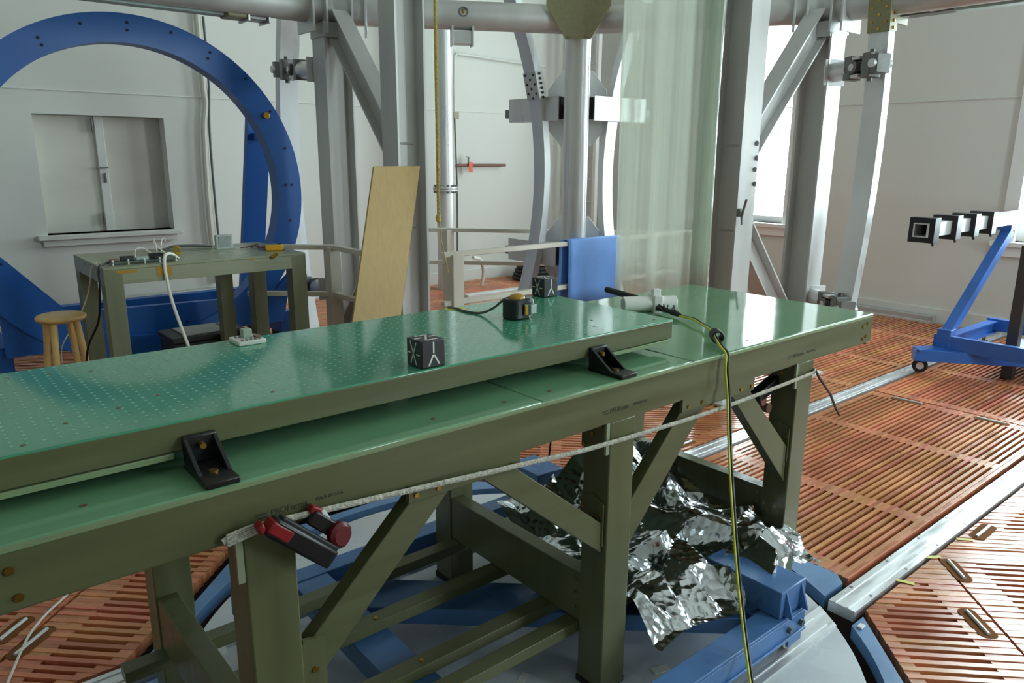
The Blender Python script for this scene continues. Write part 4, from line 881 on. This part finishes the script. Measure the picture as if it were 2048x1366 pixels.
M().box(1.005, 1.075, 4.63, 4.66, 1.016, 1.042).obj('module', m_black, t, .002); M().box(1.16, 1.235, 4.64, 4.67, 1.016, 1.046).obj('module', m_black, t, .002); M().box(1.085, 1.15, 4.62, 4.65, 1.016, 1.034).obj('pale_module', m_grey, t, .002); M().box(.95, .995, 4.625, 4.66, 1.016, 1.03).obj('red_part', m_cop, t, .003)
for i, (p, lb) in enumerate(((([(1.08, 4.63, 1.03), (1.09, 4.65, 1.07), (1.13, 4.66, 1.08), (1.17, 4.65, 1.05)]), 'pale yellow wire arching over the circuit board strip'), (([(1.23, 4.66, 1.045), (1.25, 4.72, 1.09), (1.27, 4.74, 1.12), (1.285, 4.75, 1.1)]), 'thin white wire standing up behind the circuit board strip'), (([(1.21, 4.67, 1.045), (1.215, 4.7, 1.09), (1.21, 4.72, 1.12), (1.22, 4.75, 1.09), (1.3, 4.85, 1.02)]), 'thin white wire looping left of the tall one at the circuit board'))):
    o = M().tube(smoothpath(p), .003, 6).obj('thin_wire', m_wcab); tag(o, lb, 'wire')
o = M().tube(smoothpath([(1.31, 4.62, 1.01), (1.27, 4.6, 1.04), (1.225, 4.55, 1.045), (1.2, 4.5, 1.02), (1.197, 4.49, .95), (1.21, 4.46, .78), (1.25, 4.4, .55), (1.29, 4.3, .3), (1.33, 4.2, .01)]), .009, 8).obj('white_cable', m_wcab); tag(o, 'thick white cable falling over the front of the small table', 'cable')
o = M().tube(smoothpath([(.94, 4.63, 1.012), (.905, 4.57, 1.014), (.87, 4.53, 1.0), (.86, 4.51, .9), (.85, 4.6, .7), (.8, 4.75, .5), (.78, 4.8, .2), (.77, 4.75, .005)]), .006, 8).obj('black_cable', m_black); tag(o, 'thin black cable dropping from the left corner of the small table past the stool', 'cable')
o = M().tube(smoothpath([(.9, 4.72, 1.006), (.872, 4.74, .97), (.868, 4.8, .88), (.87, 5.0, .75), (.84, 5.19, .6), (.75, 5.22, .45), (.73, 5.21, .3), (.70, 5.2, .15), (.66, 5.15, .006)]), .004, 6).obj('white_wire', m_wcab); tag(o, 'thin white wire dropping behind and below the wooden stool', 'wire')
t = thing('readout_box', 'small pale box with a grey screen standing on the small table', 'meter', (1.72, 5.02, 1.0))
M().box(1.665, 1.775, 5.01, 5.045, 1.0, 1.09).obj('case', m_grey, t, .004); M().box(1.68, 1.76, 5.006, 5.012, 1.012, 1.08).obj('screen', m_lcd, t); M().box(1.66, 1.78, 4.995, 5.05, 1.0, 1.008).obj('foot', m_grey, t, .002)
t = thing('multimeter', 'yellow handheld multimeter lying at the right end of the small table', 'multimeter', (1.94, 4.72, 1.0))
M().obox((1.935, 4.72, 1.02), (1, -.4, 0), (.4, 1, 0), (0,0,1), .055, .036, .019).obj('case', m_dmm, t, .008); M().obox((1.92, 4.726, 1.041), (1, -.4, 0), (.4, 1, 0), (0,0,1), .026, .024, .003).obj('screen', m_lcd, t); M().cyl((1.965, 4.708, 1.038), (1.965, 4.708, 1.046), .013, 14).obj('dial', m_black, t)
t = thing('brass_connector', 'gold coaxial connector hanging at the front edge of the small table', 'connector', (1.84, 4.5, 1.0)); M().cyl((1.82, 4.495, .985), (1.85, 4.488, 1.008), .011, 12).obj('body', m_brass, t); M().cyl((1.846, 4.49, 1.005), (1.855, 4.486, 1.012), .013, 6).obj('nut', m_brass, t)
for i in range(7):
    a = [(1.8+.03*i, 4.95-.02*i, 1.006), (1.86+.02*i, 4.9+.03*math.sin(i), 1.012+.006*(i % 3)), (1.9, 4.8+.015*i, 1.012), (1.98-.01*i, 4.66+.03*i, 1.006)]
    mm = [m_red, m_gcab, m_cop][i % 3]
    o = M().tube(smoothpath(a), .0035, 6).obj('test_lead', mm); tag(o, '%s test lead tangled by the yellow multimeter' % ('red', 'grey', 'brown')[i % 3], 'wire', '%s test leads by the multimeter' % ('red', 'grey', 'brown')[i % 3])
for i in range(4):
    a = [(1.34+.02*i, 5.1+.02*i, 1.008), (1.45, 5.14+.015*i, 1.02), (1.58, 5.1+.02*i, 1.018), (1.66, 5.08+.01*i, 1.01)]
    o = M().tube(smoothpath(a), .0055, 6).obj('grey_lead', m_gcab); tag(o, 'grey lead lying between the circuit board and the pale readout box', 'wire', 'grey leads beside the readout box')
t = thing('tape_roll', 'small amber tape roll among the wires on the small table', 'tape', (1.4, 4.95, 1.0)); M().ring((1.4, 4.95, 1.02), (.3, 1, .5), .01, .022, .018, 20).obj('roll', m_tape, t); 
o = M().obox((1.355, 4.85, 1.008), (1, .4, 0), (-.4, 1, 0), (0,0,1), .035, .014, .007).obj('amber_component', m_tape, None, .002); tag(o, 'flat amber taped component right of the circuit board strip', 'component')
# black case under the small table
t = thing('equipment_case', 'low black equipment case with a grey lid under the small table', 'case', (1.68, 5.3, 0))
M().box(1.42, 1.93, 5.3, 5.65, .0, .335).obj('body', m_case, t, .012); M().box(1.41, 1.94, 5.29, 5.66, .335, .375).obj('lid', m_case, t, .01); M().box(1.5, 1.8, 5.33, 5.62, .375, .385).obj('lid_panel', m_caset, t, .003); M().box(1.815, 1.88, 5.33, 5.62, .375, .384).obj('strap_panel', m_caset, t, .003)
# stool
t = thing('wooden_stool', 'round pine stool left of the small table', 'stool', (.735, 5.03, 0)); sc_ = V((.735, 5.03, 0))
M().lathe([(.001, .645), (.118, .645), (.131, .655), (.134, .665), (.131, .675), (.118, .682), (.001, .684)], sc_, n=32).obj('seat', m_stool, t)
lp = []
for k in range(4):
    a = R(45+90*k+8); tp_ = sc_+V((.085*math.cos(a), .085*math.sin(a), .65)); bt = sc_+V((.155*math.cos(a), .155*math.sin(a), 0)); lp.append((tp_, bt)); M().cyl(bt, tp_, .017, 12, .02).obj('leg', m_stool, t)
for k in range(4):
    f = .62 if k % 2 else .7; a, b = lp[k], lp[(k+1) % 4]; M().cyl(a[0].lerp(a[1], f), b[0].lerp(b[1], f), .011, 10).obj('rung', m_stool, t)

# ------------------------------------------------------------------ boom cart on the right
Ct = thing('boom_cart', 'blue steel rolling cart with a diagonal strut and a long square boom', 'cart', (6.6, 1.9, 0))
def channel_bar(name, p0, p1, h=.09, w=.07): return M().bar(p0, p1, w, h).obj(name, m_cart, Ct, .003)
def ibeam(name, p0, p1, b=.075, h=.1): return M().sweep(hprof(b, h, .01, .01), p0, p1, (0,0,1)).obj(name, m_cart, Ct)
ibeam('side_beam', (6.14, 2.17, .235), (7.15, 2.15, .235)); channel_bar('front_beam', (6.13, 2.24, .24), (6.13, .9, .24), .11, .05)
channel_bar('rear_beam', (7.1, 2.2, .25), (7.1, .9, .25), .1, .06)
M().bar((5.93, 2.3, .15), (6.55, 1.5, .15), .1, .085).obj('outrigger', m_cart, Ct, .003); M().bar((6.55, 1.5, .15), (6.2, .9, .15), .1, .085).obj('outrigger', m_cart, Ct, .003)
M().prism([(5.88, 2.24), (5.97, 2.33), (6.12, 2.24), (6.12, 2.14)], .19, .2).obj('corner_plate', m_cart, Ct)
M().box(6.1, 6.2, 2.12, 2.22, .19, .34).obj('corner_post', m_cart, Ct, .004)
M().bar((6.16, 2.17, .3), (6.98, 2.12, 1.04), .075, .075).obj('diagonal_strut', m_cart, Ct, .004)
M().box(6.31, 6.39, 1.74, 1.815, 0.002, 1.0).obj('dark_post', m_dark, Ct, .004, label='dark grey upright post with small screws')
M().box(6.45, 7.0, 1.25, 1.9, .17, .19).obj('tray', m_steel2, Ct, .002)
def caster(x, y):
    w = M().cyl((x-.016, y-.006, .056), (x+.016, y+.006, .056), .055, 24).obj('caster_wheel', m_rubber, Ct, .006); M().cyl((x-.02, y-.008, .056), (x+.02, y+.008, .056), .028, 14).obj('hub', m_steel2, w)
    M().box(x-.03, x+.03, y-.025, y+.025, .105, .125).obj('caster_fork', m_clev, Ct, .004); M().cyl((x, y, .1), (x, y, .19), .014, 10).obj('caster_stem', m_clev, Ct)
caster(6.0, 2.27); caster(6.98, 2.17); caster(6.2, .92); caster(7.05, .95)
Bm = thing('square_boom', 'long silver square tube carrying four black collars, held by the blue cart', 'boom', (6.8, 2.14, 1.06))
yb, zb = 2.145, 1.135
def sqtube(x0, x1, hw, hi, dz):
    o = M(); vs = []
    for x, d in ((x0, 0), (x1, dz)):
        for h in (hw, hi): vs += [(x, yb-h, zb-h+d), (x, yb+h, zb-h+d), (x, yb+h, zb+h+d), (x, yb-h, zb+h+d)]
    fs = []
    for i in range(4):
        j = (i+1) % 4; fs += [(i, j, 8+j, 8+i), (4+i, 12+i, 12+j, 4+j), (i, 4+i, 4+j, j), (8+i, 8+j, 12+j, 12+i)]
    return o.add(vs, fs)
sqtube(5.36, 7.95, .047, .04, .01).obj('tube', m_steel2, Bm)
M().box(5.5, 5.52, yb-.039, yb+.039, zb-.039, zb+.039).obj('bore_stop', m_blackm, Bm)
for i, x in enumerate((5.38, 5.755, 6.09, 6.43)):
    o = M(); h, q = .083, .0475; vs = []
    for xx in (x, x+.09):
        for w_ in (h, q): vs += [(xx, yb-w_, zb-w_), (xx, yb+w_, zb-w_), (xx, yb+w_, zb+w_), (xx, yb-w_, zb+w_)]
    fs = []
    for k in range(4):
        j = (k+1) % 4; fs += [(k, j, 8+j, 8+k), (4+k, 12+k, 12+j, 4+j), (k, 4+k, 4+j, j), (8+k, 8+j, 12+j, 12+k)]
    c_ = o.add(vs, fs).obj('collar', m_black, Bm, .002); M().cyl((x+.045, yb-.06, zb-.083), (x+.045, yb-.07, zb-.105), .008, 8).obj('thumb_screw', m_black, c_)
M().box(6.93, 7.06, yb-.06, yb+.04, 1.05, 1.09).obj('saddle', m_cart, Bm, .003)

# small extras
o = M().tube(smoothpath([(.395, 3.08, .006), (.33, 2.97, .006), (.25, 2.88, .006), (.19, 2.79, .006), (.15, 2.70, .006), (.11, 2.59, .006), (.06, 2.45, .006)]), .0045, 6).obj('loose_cord', m_wcab); tag(o, 'thin pale cord lying on the orange floor panel at the lower left', 'cord')
o = M().box(.61, .64, 2.83, 2.85, .002, .014).obj('paper_chip', m_white, None, .002); tag(o, 'small white chip on the orange floor panel beside the back table leg', 'chip')
t = thing('rope_cleat', 'small dark metal cleat on the right column facing the table', 'cleat', (4.16, 2.77, 1.26)); M().box(4.15, 4.185, 2.745, 2.772, 1.24, 1.29).obj('base', m_clev, t, .003); M().tube([(4.165, 2.735, 1.19), (4.165, 2.74, 1.24), (4.165, 2.73, 1.29), (4.165, 2.715, 1.35)], .008, 8).obj('horn', m_clev, t)
